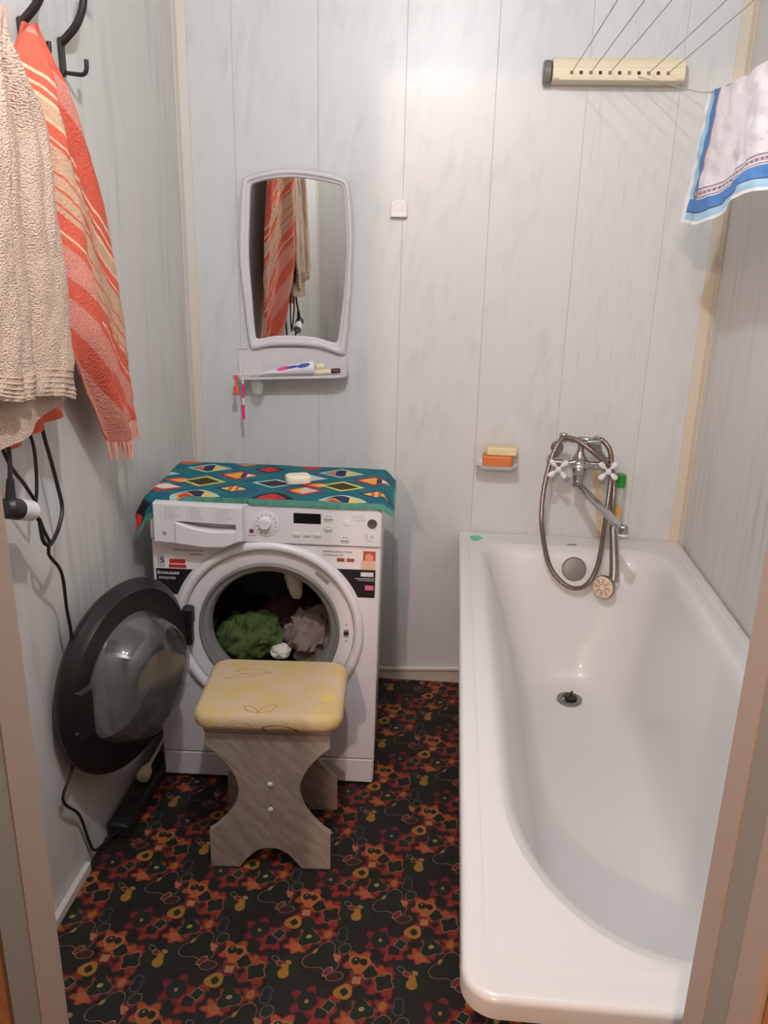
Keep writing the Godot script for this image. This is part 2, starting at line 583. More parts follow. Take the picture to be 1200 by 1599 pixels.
func stripe_image() -> Image:
	var orange := c8(218, 98, 76)
	var cream := c8(234, 196, 160)
	var tan_ := c8(206, 166, 136)
	var salm := c8(220, 142, 124)
	var seq := [[60, orange], [34, salm], [92, orange], [7, cream], [16, orange], [6, cream], [11, orange], [7, cream], [26, tan_], [5, cream], [22, orange], [4, cream], [7, orange], [40, tan_], [5, orange], [21, tan_], [5, orange], [21, tan_], [5, orange], [10, tan_], [30, orange], [5, cream], [17, orange], [52, salm], [36, orange], [52, salm], [40, orange], [60, salm], [60, orange]]
	var img := Image.create(256, 1024, false, Image.FORMAT_RGB8)
	img.fill(orange)
	var y := 0.0
	for s in seq:
		var h: float = s[0] / 750.0 * 1024.0
		img.fill_rect(Rect2i(0, int(y), 256, int(h) + 1), s[1])
		y += h
	var n := noise(11, 0.35, 2)
	for yy in 1024:
		for xx in 256:
			var c := img.get_pixel(xx, yy)
			var k := 1.0 + 0.10 * n.get_noise_2d(xx, yy)
			img.set_pixel(xx, yy, Color(c.r * k, c.g * k, c.b * k))
	return img

func tea_image() -> Image:
	var S := 320
	var img := Image.create(S, S, false, Image.FORMAT_RGB8)
	img.fill(c8(226, 220, 222))
	var r := RandomNumberGenerator.new()
	r.seed = 5
	for i in 90:
		img.fill_rect(Rect2i(r.randi_range(60, S - 4), r.randi_range(4, 230), 2, 3), c8(188, 182, 194))
	var blue := c8(84, 134, 196)
	var light := c8(168, 208, 232)
	var lilac := c8(140, 124, 148)
	# far side border, then the lower border
	img.fill_rect(Rect2i(0, 0, 14, S), c8(234, 236, 238))
	img.fill_rect(Rect2i(14, 0, 20, S), light)
	img.fill_rect(Rect2i(34, 0, 20, S), blue)
	img.fill_rect(Rect2i(54, 0, 10, S), lilac)
	img.fill_rect(Rect2i(36, 232, S, 4), lilac)
	img.fill_rect(Rect2i(36, 240, S, 10), c8(196, 176, 180))
	for k in 24:
		img.fill_rect(Rect2i(40 + k * 12, 242, 5, 6), c8(120, 96, 110))
	img.fill_rect(Rect2i(36, 254, S, 3), lilac)
	img.fill_rect(Rect2i(14, 260, S, 30), blue)
	img.fill_rect(Rect2i(14, 290, S, 3), c8(60, 70, 110))
	img.fill_rect(Rect2i(14, 294, S, 18), light)
	img.fill_rect(Rect2i(0, 312, S, 8), c8(238, 238, 238))
	return img

# stool cover: pale cloth with sparse ochre outlines of leaves
func seat_image() -> Image:
	var S := 512
	var img := Image.create(S, S, false, Image.FORMAT_RGB8)
	var n := noise(21, 0.006, 3)
	var f := noise(22, 0.4, 2)
	for y in S:
		for x in S:
			var c := c8(208, 182, 148).lerp(c8(206, 180, 122), clampf(n.get_noise_2d(x, y) * 1.4 + 0.35, 0.0, 1.0))
			var k := 1.0 + 0.05 * f.get_noise_2d(x, y)
			img.set_pixel(x, y, Color(c.r * k, c.g * k, c.b * k))
	var ink := c8(186, 122, 54)
	var leaf := func(cx: float, cy: float, len_: float, wid: float, rot: float, col: Color) -> void:
		for s in [-1.0, 1.0]:
			for i in 160:
				var t := i / 159.0
				var p := Vector2((t - 0.5) * len_, s * wid * sin(PI * t)).rotated(rot) + Vector2(cx, cy)
				img.fill_rect(Rect2i(int(p.x), int(p.y), 3, 2), col)
	leaf.call(170.0, 120.0, 130.0, 26.0, 0.1, ink)
	leaf.call(150.0, 150.0, 160.0, 14.0, -0.35, ink)
	leaf.call(200.0, 400.0, 70.0, 14.0, 0.7, c8(176, 106, 52))
	leaf.call(255.0, 395.0, 80.0, 16.0, -0.75, c8(190, 116, 50))
	leaf.call(330.0, 170.0, 60.0, 10.0, -0.4, c8(206, 170, 110))
	leaf.call(445.0, 330.0, 50.0, 18.0, 1.2, c8(224, 186, 60))
	leaf.call(300.0, 490.0, 120.0, 12.0, 0.05, c8(120, 80, 48))
	for y in range(270, 330):
		for x in range(425, 470):
			img.set_pixel(x, y, img.get_pixel(x, y).lerp(c8(232, 206, 70), 0.35))
	return img

func streaked_image(base: Color, dark: Color, seed_: int) -> Image:
	var img := Image.create(512, 512, false, Image.FORMAT_RGB8)
	var a := noise(seed_, 1.0, 3)
	for y in 512:
		for x in 512:
			var u := (x + y) * 0.7071
			var v := (y - x) * 0.7071
			var t := a.get_noise_2d(u * 0.006, v * 0.03) * 0.6 + a.get_noise_2d(u * 0.02 + 40.0, v * 0.14) * 0.4
			img.set_pixel(x, y, base.lerp(dark, clampf(t + 0.35, 0.0, 1.0)))
	return img

# ------------------------------------------------------------------ materials
func make_materials() -> void:
	var back_tex := tex(marble_image(768, 1024, c8(210, 211, 209), c8(190, 195, 193), 0.05, 0.0140, 0.0070, 31, 0.62))
	M.panel = mat(Color.WHITE, 0.36, 0.0, {"albedo_texture": back_tex, "uv1_triplanar": true, "uv1_world_triplanar": true, "uv1_scale": Vector3(0.55, 0.41, 0.55)})
	var side_tex := tex(marble_image(768, 1024, c8(212, 209, 204), c8(184, 185, 180), 0.05, 0.0045, 0.0, 57, 0.9))
	M.side = mat(Color.WHITE, 0.42, 0.0, {"albedo_texture": side_tex, "uv1_triplanar": true, "uv1_world_triplanar": true, "uv1_scale": Vector3(0.55, 0.45, 0.55)})
	M.core = mat(c8(150, 146, 138), 0.9)
	M.trim = mat(c8(214, 206, 196), 0.4)
	M.trim_old = mat(c8(210, 197, 177), 0.45)
	M.jamb = mat(c8(176, 157, 143), 0.55)
	M.jamb_panel = mat(c8(150, 142, 130), 0.5)
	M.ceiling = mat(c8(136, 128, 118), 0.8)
	M.floor = mat(c8(186, 184, 178), 0.62, 0.0, {"albedo_texture": tex(floor_image()), "normal_enabled": true, "normal_texture": bump(8, 0.08, 2.0), "normal_scale": 0.3})
	M.hall_floor = mat(c8(120, 84, 54), 0.6)
	M.hall_wall = mat(c8(170, 154, 132), 0.85)
	M.door_wood = mat(Color.WHITE, 0.4, 0.0, {"albedo_texture": tex(streaked_image(c8(186, 120, 64), c8(150, 86, 40), 71)), "uv1_triplanar": true, "uv1_world_triplanar": true, "uv1_scale": Vector3(2, 0.7, 2)})
	M.enamel = mat(c8(216, 214, 212), 0.38, 0.0, {"clearcoat_enabled": true, "clearcoat": 0.35, "clearcoat_roughness": 0.05})
	M.white_paint = mat(c8(224, 220, 224), 0.28)
	M.white_plastic = mat(c8(224, 221, 222), 0.35)
	M.frame_plastic = mat(c8(216, 211, 213), 0.3)
	M.label_print = mat(c8(150, 146, 150), 0.6)
	M.ink = mat(c8(60, 58, 62), 0.6)
	M.black_gloss = mat(c8(14, 15, 17), 0.12)
	M.black_plastic = mat(c8(30, 28, 29), 0.4)
	M.door_ring = mat(c8(30, 28, 30), 0.32)
	M.hook_metal = mat(c8(34, 26, 25), 0.4)
	M.cable = mat(c8(22, 20, 20), 0.5)
	M.rubber = mat(c8(132, 130, 128), 0.6)
	M.grey_plastic = mat(c8(120, 116, 112), 0.4)
	M.steel = mat(c8(140, 136, 132), 0.35, 0.9)
	M.dark_steel = mat(c8(70, 68, 66), 0.4, 0.8)
	M.chrome = mat(c8(190, 188, 188), 0.12, 1.0)
	M.old_chrome = mat(c8(150, 146, 142), 0.32, 0.9)
	M.hose = mat(c8(142, 126, 116), 0.3, 0.85)
	M.glass = mat(Color(0.42, 0.42, 0.41, 0.13), 0.03, 0.0, {"transparency": BaseMaterial3D.TRANSPARENCY_ALPHA})
	M.clear = mat(Color(0.86, 0.88, 0.84, 0.35), 0.08, 0.0, {"transparency": BaseMaterial3D.TRANSPARENCY_ALPHA})
	M.mirror = mat(c8(226, 228, 226), 0.015, 1.0)
	M.red = mat(c8(196, 44, 56), 0.5)
	M.cream_plastic = mat(c8(226, 214, 184), 0.45)
	M.brown = mat(c8(150, 112, 76), 0.6)
	M.hole_dark = mat(c8(64, 54, 44), 0.8)
	M.cord_grey = mat(c8(176, 168, 148), 0.6)
	M.ivory = mat(c8(240, 232, 204), 0.45)
	M.soap_orange = mat(c8(214, 122, 62), 0.4)
	M.soap_yellow = mat(c8(226, 208, 158), 0.45)
	M.green_cap = mat(c8(34, 140, 52), 0.3)
	M.orange_liquid = mat(c8(226, 166, 74), 0.3)
	M.sticker_green = mat(c8(86, 196, 160), 0.4)
	M.stool_board = mat(Color.WHITE, 0.5, 0.0, {"albedo_texture": tex(streaked_image(c8(168, 154, 142), c8(136, 122, 110), 81)), "uv1_triplanar": true, "uv1_scale": Vector3(2.6, 2.6, 2.6)})
	M.stool_edge = mat(c8(222, 206, 190), 0.5)
	M.seat = mat(Color.WHITE, 0.85, 0.0, {"albedo_texture": tex(seat_image()), "normal_enabled": true, "normal_texture": bump(9, 0.12, 3.0), "normal_scale": 0.25})
	M.runner = mat(Color.WHITE, 0.9, 0.0, {"albedo_texture": tex(runner_image()), "normal_enabled": true, "normal_texture": bump(10, 0.15, 4.0), "normal_scale": 0.4})
	M.striped = mat(Color.WHITE, 0.95, 0.0, {"albedo_texture": tex(stripe_image()), "normal_enabled": true, "normal_texture": bump(12, 0.33, 4.0, 512), "normal_scale": 0.35})
	M.fringe = mat(c8(232, 158, 138), 0.95)
	M.terry = mat(c8(212, 184, 164), 1.0, 0.0, {"normal_enabled": true, "normal_texture": bump(13, 0.2, 8.0, 512), "normal_scale": 0.75})
	M.tea = mat(Color.WHITE, 0.9, 0.0, {"albedo_texture": tex(tea_image())})
	M.green_cloth = mat(Color.WHITE, 0.9, 0.0, {"albedo_texture": tex(marble_image(128, 128, c8(80, 100, 46), c8(14, 16, 12), 0.09, 0.03, 0.03, 91, 1.0)), "uv1_triplanar": true, "uv1_scale": Vector3(8, 8, 8)})
	M.mauve_cloth = mat(c8(142, 122, 116), 0.95)
	M.maroon_cloth = mat(c8(58, 34, 36), 0.95)
	M.navy_cloth = mat(c8(34, 36, 44), 0.95)
	M.white_cloth = mat(c8(226, 222, 206), 0.95)
	M.pink = mat(c8(234, 60, 140), 0.4)
	M.coral = mat(c8(240, 96, 80), 0.4)
	M.blue_print = mat(c8(50, 70, 170), 0.4)
	M.wine = mat(c8(86, 20, 40), 0.4)
	M.globe = mat(c8(255, 250, 240), 0.5, 0.0, {"emission_enabled": true, "emission": c8(255, 248, 244), "emission_energy_multiplier": 3.0})

# ------------------------------------------------------------------ camera and light
func setup_view() -> void:
	var cam := Camera3D.new()
	cam.name = "camera"
	add_child(cam)
	cam.position = Vector3(0.8274, 1.4781, 2.6038)
	cam.rotation = Vector3(-0.3188, 0.0756, 0.0239)
	cam.fov = 63.33
	cam.near = 0.02
	cam.current = true
	var we := WorldEnvironment.new()
	we.name = "environment"
	var e := Environment.new()
	e.background_mode = Environment.BG_COLOR
	e.background_color = Color.BLACK
	e.tonemap_mode = Environment.TONE_MAPPER_LINEAR
	e.tonemap_exposure = 1.0
	e.sdfgi_enabled = true
	e.ssao_enabled = true
	e.ssil_enabled = true
	we.environment = e
	add_child(we)

func bulb_light(at: Vector3, energy: float, col: Color, size: float, parent: Node) -> void:
	var l := OmniLight3D.new()
	l.name = "bulb_light"
	l.light_color = col
	l.light_energy = energy
	l.light_size = size
	l.omni_range = 8.0
	l.omni_attenuation = 2.0
	l.shadow_enabled = true
	parent.add_child(l, true)
	l.position = at

# ------------------------------------------------------------------ the room
func rust_image() -> Image:
	# one panel of the back wall with the rust runs below the two tap couplings; 0.252 m x 2.55 m
	var w := 252
	var h := 1275
	var img := marble_image(w, h, c8(210, 211, 209), c8(190, 195, 193), 0.09, 0.0170, 0.0080, 31, 0.62)
	var n := noise(44, 0.05, 3)
	for y in h:
		var Y := 2.55 - (y + 0.5) / h * 2.55
		if Y > 0.83 or Y < 0.5:
			continue
		for x in w:
			var X := 1.171 + (x + 0.5) / w * 0.252
			var wob := n.get_noise_2d(x * 0.6, y * 0.5)
			var cx := 1.306 + (0.80 - Y) * 0.16 + wob * 0.005
			var d := absf(X - cx) / (0.0135 + 0.006 * wob)
			var t := clampf(1.3 - d, 0.0, 1.0) * clampf(0.72 + n.get_noise_2d(x * 3.0, y) * 0.9, 0.0, 1.0) if Y < 0.80 else 0.0
			img.set_pixel(x, y, img.get_pixel(x, y).lerp(c8(206, 164, 104), t * 0.85))
	return img

func build_shell() -> void:
	# floor
	var mb := MB.new()
	mb.box2(Vector3(-0.1, -0.1, -0.1), Vector3(ROOM_W + 0.1, -0.002, WALL_OUT))
	var fl := struct_mesh("floor", mb, M.core, "dark floral printed linoleum floor of the bathroom", "floor")
	mb = MB.new()
	var a := Vector3(0, -0.002, 0); var b := Vector3(ROOM_W, 0, WALL_OUT)
	var U := func(p: Vector3) -> Vector2: return Vector2((p.x - 0.4) / 0.2715, (p.z - 1.093) / 0.34)
	var L := [Vector3(a.x, 0, a.z), Vector3(b.x, 0, a.z), Vector3(b.x, 0, b.z), Vector3(a.x, 0, b.z)]
	mb.quad(L[0], L[1], L[2], L[3], U.call(L[0]), U.call(L[1]), U.call(L[2]), U.call(L[3]))
	var D := []
	for p in L:
		D.append(p - Vector3(0, 0.002, 0))
	mb.quad(D[3], D[2], D[1], D[0])
	for i in 4:
		mb.quad(L[i], D[i], D[(i + 1) % 4], L[(i + 1) % 4])
	obj("linoleum", mb, M.floor, fl)
	# corridor floor
	mb = MB.new()
	mb.box2(Vector3(-0.8, -0.1, WALL_OUT), Vector3(2.5, -0.001, 4.7))
	struct_mesh("floor_corridor", mb, M.hall_floor, "brown floor of the corridor outside the bathroom door", "floor")
	# ceiling over both rooms
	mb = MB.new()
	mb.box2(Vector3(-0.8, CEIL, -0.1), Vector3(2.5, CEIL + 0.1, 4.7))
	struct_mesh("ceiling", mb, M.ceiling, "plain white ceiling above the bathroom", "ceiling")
	# back wall: backing and six tongue and groove panels
	var bw := struct_node("wall_back", "pale marbled plastic panel wall behind the bathtub and washing machine", "wall")
	mb = MB.new()
	mb.box2(Vector3(-0.1, -0.1, -0.11), Vector3(ROOM_W + 0.1, CEIL, -0.009))
	obj("backing", mb, M.core, bw)
	var seams := [0.0, 0.165, 0.413, 0.664, 0.918, 1.171, 1.424, ROOM_W]
	for i in seams.size() - 1:
		mb = MB.new()
		var x0: float = seams[i] + 0.00025
		var x1: float = seams[i + 1] - 0.00025
		if i == 5:
			# the panel behind the tap keeps its own picture for the rust runs
			mb.box2(Vector3(x0, 0.0, -0.0095), Vector3(x1, CEIL, 0.0), 0.0004)
			for k in mb.v.size():
				mb.uv[k] = Vector2((mb.v[k].x - 1.171) / 0.252, 1.0 - mb.v[k].y / 2.55)
			obj("panel", mb, mat(Color.WHITE, 0.36, 0.0, {"albedo_texture": tex(rust_image())}), bw)
		else:
			mb.box2(Vector3(x0, 0.0, -0.0095), Vector3(x1, CEIL, 0.0), 0.0004)
			obj("panel", mb, M.panel, bw)
	# side walls
	mb = MB.new()
	mb.box2(Vector3(-0.1, 0.0, -0.1), Vector3(0.0, CEIL, FRONT_Z))
	struct_mesh("wall_left", mb, M.side, "grey streaked plastic wall carrying the coat hooks", "wall")
	mb = MB.new()
	mb.box2(Vector3(ROOM_W, 0.0, -0.1), Vector3(ROOM_W + 0.1, CEIL, FRONT_Z))
	struct_mesh("wall_right", mb, M.side, "grey streaked plastic wall along the bathtub", "wall")
	# door wall with its opening
	mb = MB.new()
	mb.box2(Vector3(-0.8, 0.0, FRONT_Z), Vector3(JAMB_L, CEIL, WALL_OUT))
	mb.box2(Vector3(JAMB_R, 0.0, FRONT_Z), Vector3(2.5, CEIL, WALL_OUT))
	mb.box2(Vector3(JAMB_L, HEAD_Y, FRONT_Z), Vector3(JAMB_R, CEIL, WALL_OUT))
	struct_mesh("wall_front", mb, M.side, "streaked plastic wall around the bathroom doorway", "wall")
	# corridor walls
	for e in [["wall_corridor_left", Vector3(-0.9, 0, FRONT_Z), Vector3(-0.8, CEIL, 4.7), "beige corridor wall beside the doorway"], ["wall_corridor_right", Vector3(2.5, 0, FRONT_Z), Vector3(2.6, CEIL, 4.7), "beige corridor wall opposite the beige side wall"], ["wall_corridor_back", Vector3(-0.9, 0, 4.7), Vector3(2.6, CEIL, 4.8), "beige corridor wall facing the bathroom doorway"]]:
		mb = MB.new()
		mb.box2(e[1], e[2])
		struct_mesh(e[0], mb, M.hall_wall, e[3], "wall")
	# corner strips of the panelling
	mb = MB.new()
	mb.extrude(PackedVector2Array([Vector2(0.0005, 0.0005), Vector2(0.034, 0.0005), Vector2(0.034, 0.003), Vector2(0.009, 0.006), Vector2(0.004, 0.024), Vector2(0.0005, 0.024)]), 0.0, CEIL - 0.004)
	mb.xform(Transform3D(Basis(Vector3(1, 0, 0), Vector3(0, 0, 1), Vector3(0, 1, 0)), Vector3(0, 0.002, 0)))
	struct_mesh("trim_1", mb, M.trim, "white plastic corner strip above the washing machine", "trim")
	mb = MB.new()
	mb.extrude(PackedVector2Array([Vector2(ROOM_W - 0.0005, 0.0005), Vector2(ROOM_W - 0.036, 0.0005), Vector2(ROOM_W - 0.036, 0.003), Vector2(ROOM_W - 0.009, 0.006), Vector2(ROOM_W - 0.004, 0.026), Vector2(ROOM_W - 0.0005, 0.026)]), 0.0, CEIL - 0.004)
	mb.xform(Transform3D(Basis(Vector3(1, 0, 0), Vector3(0, 0, 1), Vector3(0, 1, 0)), Vector3(0, 0.002, 0)))
	struct_mesh("trim_2", mb, M.trim_old, "yellowed plastic corner strip beside the bathtub", "trim")
	for e in [[0.0, 1.0, "trim_3", "plastic corner strip between towel wall and door wall"], [ROOM_W, -1.0, "trim_4", "plastic corner strip between tub wall and door wall"]]:
		mb = MB.new()
		var s: float = e[1]
		mb.box2(Vector3(e[0] + s * 0.0005, 0.002, FRONT_Z - 0.003), Vector3(e[0] + s * 0.03, CEIL - 0.002, FRONT_Z - 0.0005))
		mb.box2(Vector3(e[0] + s * 0.0005, 0.002, FRONT_Z - 0.03), Vector3(e[0] + s * 0.003, CEIL - 0.002, FRONT_Z - 0.003))
		struct_mesh(e[2], mb, M.trim, e[3], "trim")
	# door reveal: inner angle strips, outer strip, wooden frame
	mb = MB.new()
	mb.box2(Vector3(JAMB_L + 0.0003, 0.0, FRONT_Z - 0.002), Vector3(JAMB_L + 0.0028, HEAD_Y, FRONT_Z + 0.044), 0.0008)
	mb.box2(Vector3(JAMB_L - 0.04, 0.0, FRONT_Z - 0.0026), Vector3(JAMB_L + 0.0024, HEAD_Y, FRONT_Z - 0.0003), 0.0008)
	struct_mesh("trim_5", mb, M.jamb, "beige angle strip on the door jamb beside the towels", "trim")
	mb = MB.new()
	mb.box2(Vector3(JAMB_R - 0.0028, 0.0, FRONT_Z - 0.002), Vector3(JAMB_R - 0.0003, HEAD_Y, FRONT_Z + 0.039), 0.0008)
	mb.box2(Vector3(JAMB_R - 0.0024, 0.0, FRONT_Z - 0.0026), Vector3(JAMB_R + 0.04, HEAD_Y, FRONT_Z - 0.0003), 0.0008)
	struct_mesh("trim_6", mb, M.jamb, "beige angle strip on the door jamb beside the bathtub", "trim")
	mb = MB.new()
	mb.box2(Vector3(JAMB_R - 0.004, 0.0, WALL_OUT + 0.0005), Vector3(JAMB_R + 0.05, HEAD_Y, 2.126), 0.003)
	struct_mesh("trim_7", mb, M.jamb, "beige cover strip between jamb panel and wooden door frame", "trim")
	mb = MB.new()
	mb.box2(Vector3(JAMB_L - 0.06, 0.0, WALL_OUT + 0.0005), Vector3(JAMB_L + 0.001, HEAD_Y + 0.06, 2.15), 0.004)
	mb.box2(Vector3(JAMB_R, 0.0, 2.1265), Vector3(JAMB_R + 0.06, HEAD_Y + 0.06, 2.18), 0.004)
	mb.box2(Vector3(JAMB_L, HEAD_Y, WALL_OUT + 0.0005), Vector3(JAMB_R, HEAD_Y + 0.06, 2.15), 0.004)
	struct_mesh("trim_8", mb, M.door_wood, "varnished orange wooden door frame on the corridor side", "trim")
	for e in [["trim_9", JAMB_L + 0.0002, JAMB_L + 0.0018, FRONT_Z + 0.044, WALL_OUT, "grey lining board of the door jamb beside the towels"], ["trim_10", JAMB_R - 0.0018, JAMB_R - 0.0002, FRONT_Z + 0.0395, WALL_OUT, "grey lining board of the door jamb beside the bathtub"]]:
		mb = MB.new()
		mb.box2(Vector3(e[1], 0.0, e[3]), Vector3(e[2], HEAD_Y, e[4]))
		struct_mesh(e[0], mb, M.jamb_panel, e[5], "trim")
	# skirting
	mb = MB.new()
	mb.box(Vector3(0.0, 0.0, 0.008), Vector3(0.36, 0.016, 0.014), 0.004)
	mb.xform(Transform3D(Basis(Vector3(0, 0, 1), 0.062), Vector3(0.80, 0.050, 0.0)))
	var bb := struct_mesh("baseboard_back", mb, M.trim, "crooked white skirting strip between washing machine and bathtub", "baseboard")
	mb = MB.new()
	mb.box2(Vector3(0.60, 0.0005, 0.0008), Vector3(1.1, 0.042, 0.008), 0.001)
	obj("board", mb, mat(c8(196, 184, 170), 0.6), bb)
	mb = MB.new()
	mb.box2(Vector3(0.0008, 0.0005, 1.02), Vector3(0.016, 0.03, FRONT_Z - 0.04), 0.004)
	struct_mesh("baseboard_left", mb, M.trim, "short loose white skirting strip by the door jamb", "baseboard")

func build_lamps() -> void:
	var t := thing("ceiling_lamp", "small opal glass globe lamp hanging from the bathroom ceiling", "lamp", Vector3(0.72, CEIL, 1.77))
	lamp_parts(t, 0.17, 0.048)
	bulb_light(Vector3(0, -0.218, 0), MAIN_ENERGY, c8(246, 248, 255), 0.025, t)
	t = thing("ceiling_lamp", "large opal glass globe lamp hanging from the corridor ceiling", "lamp", Vector3(0.37, CEIL, 4.0))
	lamp_parts(t, 0.27, 0.075)
	bulb_light(Vector3(0, -0.345, 0), HALL_ENERGY, c8(255, 218, 198), 0.03, t)

func lamp_parts(t: Node3D, drop: float, rad: float) -> void:
	var mb := MB.new()
	mb.lathe(Vector3(0, -0.0005, 0), Vector3(0, -1, 0), [[0.05, 0.0], [0.05, 0.008], [0.03, 0.022], [0.008, 0.026]], 32)
	obj("canopy", mb, M.white_plastic, t)
	mb = MB.new()
	mb.tube([Vector3(0, -0.025, 0), Vector3(0, -drop + 0.025, 0)], 0.004, 8)
	obj("flex", mb, M.cable, t)
	mb = MB.new()
	mb.lathe(Vector3(0, -drop + 0.03, 0), Vector3(0, -1, 0), [[0.012, 0.0], [0.020, 0.006], [0.022, 0.030], [0.018, 0.034]], 24)
	obj("holder", mb, M.black_plastic, t)
	mb = MB.new()
	var prof := []
	for i in 13:
		var a := PI * i / 12.0
		prof.append([maxf(rad * sin(a), 0.001), drop + rad - rad * cos(a)])
	mb.lathe(Vector3.ZERO, Vector3(0, -1, 0), prof, 32)
	obj("globe", mb, M.globe, t)

# ------------------------------------------------------------------ bathtub
func build_tub() -> void:
	var t := thing("bathtub", "long white enamelled bathtub against the back wall", "bathtub", Vector3(0.879, 0, 0.002))
	var X1 := ROOM_W - 0.879 - 0.003
	var Z1 := 1.786
	var H := 0.566
	var V := func(x: float, z: float) -> Vector2: return Vector2(x, z)
	var rows := []
	var outer := func(ins: float, y: float, r: float) -> void:
		rows.append(rrect(ins, X1 - ins, ins, Z1 - ins, y, [V.call(0.012, 0.012), V.call(0.012, 0.012), V.call(r, r), V.call(r, r)], 14, 16))
	outer.call(0.012, H - 0.040, 0.05)
	outer.call(0.0, H - 0.034, 0.05)
	outer.call(0.0, H - 0.010, 0.05)
	outer.call(0.003, H - 0.003, 0.048)
	outer.call(0.010, H, 0.045)
	outer.call(0.031, H, 0.05)
	# fine pressed line round the rim
	for e in [[0.0345, -0.0022], [0.038, -0.0004], [0.060, -0.0006]]:
		var gi: float = e[0]
		rows.append(rrect(gi, X1 - gi, gi, Z1 - gi - 0.006, H + float(e[1]), [V.call(0.03, 0.03), V.call(0.03, 0.03), V.call(0.08, 0.09), V.call(0.08, 0.09)], 14, 16))
	# rim edge rolling into the basin: [x inset, z back, z front inset, y, back radius, front radius x, front radius z]
	for e in [[0.068, 0.094, 0.070, H - 0.002, 0.075, 0.24, 0.34], [0.077, 0.104, 0.083, H - 0.006, 0.078, 0.24, 0.34], [0.086, 0.115, 0.098, H - 0.014, 0.082, 0.238, 0.34], [0.095, 0.126, 0.114, H - 0.028, 0.086, 0.236, 0.335], [0.104, 0.138, 0.132, H - 0.052, 0.09, 0.232, 0.33],
			[0.134, 0.168, 0.182, H - 0.14, 0.10, 0.22, 0.30], [0.168, 0.198, 0.260, H - 0.26, 0.11, 0.19, 0.26], [0.186, 0.222, 0.34, H - 0.33, 0.12, 0.17, 0.24], [0.205, 0.243, 0.41, H - 0.370, 0.11, 0.16, 0.21], [0.230, 0.270, 0.47, H - 0.395, 0.10, 0.14, 0.19], [0.262, 0.310, 0.54, H - 0.408, 0.08, 0.10, 0.14], [0.300, 0.38, 0.70, H - 0.414, 0.05, 0.06, 0.09], [0.34, 0.6, 0.9, H - 0.418, 0.01, 0.012, 0.02]]:
		var rb: float = e[4]
		rows.append(rrect(e[0], X1 - e[0], e[1], Z1 - e[2], e[3], [V.call(rb, rb), V.call(rb * 1.25, rb * 1.6), V.call(e[5], e[6]), V.call(e[5], e[6])], 14, 16))
	# finer steps through the rolled rim, wall and bottom curve
	var fine := rows.slice(0, 9)
	for k in range(9, rows.size() - 1):
		for st in 4:
			var l := []
			for p in rows[k].size():
				l.append(rows[k][p].cubic_interpolate(rows[k + 1][p], rows[k - 1][p], rows[mini(k + 2, rows.size() - 1)][p], st / 4.0))
			fine.append(l)
	fine.append(rows[rows.size() - 1])
	var mb := MB.new()
	mb.loft(fine, false, true)
	# outside of the bowl
	var under := [rows[0]]
	for e in [[0.05, 0.06, 0.06, H - 0.05], [0.085, 0.13, 0.13, H - 0.2], [0.12, 0.2, 0.28, H - 0.35], [0.17, 0.25, 0.42, H - 0.40], [0.26, 0.36, 0.6, H - 0.43]]:
		under.append(rrect(e[0], X1 - e[0], e[1], Z1 - e[2], e[3], [V.call(0.09, 0.09), V.call(0.09, 0.09), V.call(0.18, 0.25), V.call(0.18, 0.25)], 14, 16))
	var u2 := under.duplicate()
	u2.reverse()
	mb.loft(u2, true, false)
	obj("basin", mb, M.enamel, t, 50.0)
	# feet
	for p in [Vector2(0.18, 0.38), Vector2(0.54, 0.38), Vector2(0.18, 1.25), Vector2(0.54, 1.25)]:
		mb = MB.new()
		mb.tube([Vector3(p.x, 0.002, p.y), Vector3(p.x, 0.05, p.y), Vector3(lerpf(p.x, 0.36, 0.25), 0.128, p.y)], 0.016, 10, 0.02)
		obj("foot", mb, M.enamel, t)
	# overflow cover on the back slope
	mb = MB.new()
	var n := Vector3(0, 0.32, 0.95).normalized()
	var oc := Vector3(1.243 - 0.879, 0.505, 0.1395)
	mb.lathe(oc, n, [[0.034, -0.004], [0.0375, 0.002], [0.0375, 0.008], [0.034, 0.0115], [0.018, 0.0125], [0.001, 0.0125]], 36)
	obj("overflow_cover", mb, M.old_chrome, t)
	mb = MB.new()
	mb.box(Vector3(0.36, H - 0.0012, 0.082), Vector3(0.03, 0.002, 0.006), 0.0008)
	obj("badge", mb, mat(c8(70, 80, 80), 0.4), t)
	# drain with its plug standing in it
	var dc := Vector3(1.236 - 0.879, H - 0.4085, 0.338)
	mb = MB.new()
	mb.lathe(dc, Vector3(0, 1, 0), [[0.037, -0.006], [0.0375, 0.003], [0.034, 0.0045], [0.024, 0.003], [0.021, -0.003], [0.001, -0.004]], 32)
	var dr := obj("drain", mb, M.old_chrome, t)
	mb = MB.new()
	mb.lathe(dc + Vector3(0.002, 0.002, 0), Vector3(0.08, 1, 0.05), [[0.018, 0.0], [0.020, 0.003], [0.0195, 0.009], [0.012, 0.0115], [0.001, 0.012]], 28)
	mb.tube([dc + Vector3(0.003, 0.012, 0), dc + Vector3(0.003, 0.022, 0), dc + Vector3(0.007, 0.029, 0.001)], 0.0024, 8)
	obj("plug", mb, M.dark_steel, dr)
	# leaf shaped sticker on the rim
	mb = MB.new()
	var leaf := PackedVector2Array()
	for i in 13:
		var s := i / 12.0
		leaf.append(Vector2(-0.022 + 0.044 * s, -0.034 * pow(sin(PI * s), 0.8)))
	for i in range(11, 0, -1):
		var s := i / 12.0
		leaf.append(Vector2(-0.022 + 0.044 * s, 0.018 * sin(PI * s)))
	mb.extrude(leaf, 0.0, 0.0006)
	mb.xform(Transform3D(Basis(Vector3(0.97, 0, 0.25), Vector3(0.25, 0, -0.97), Vector3(0, 1, 0)), Vector3(0.058, H - 0.0005, 0.060)))
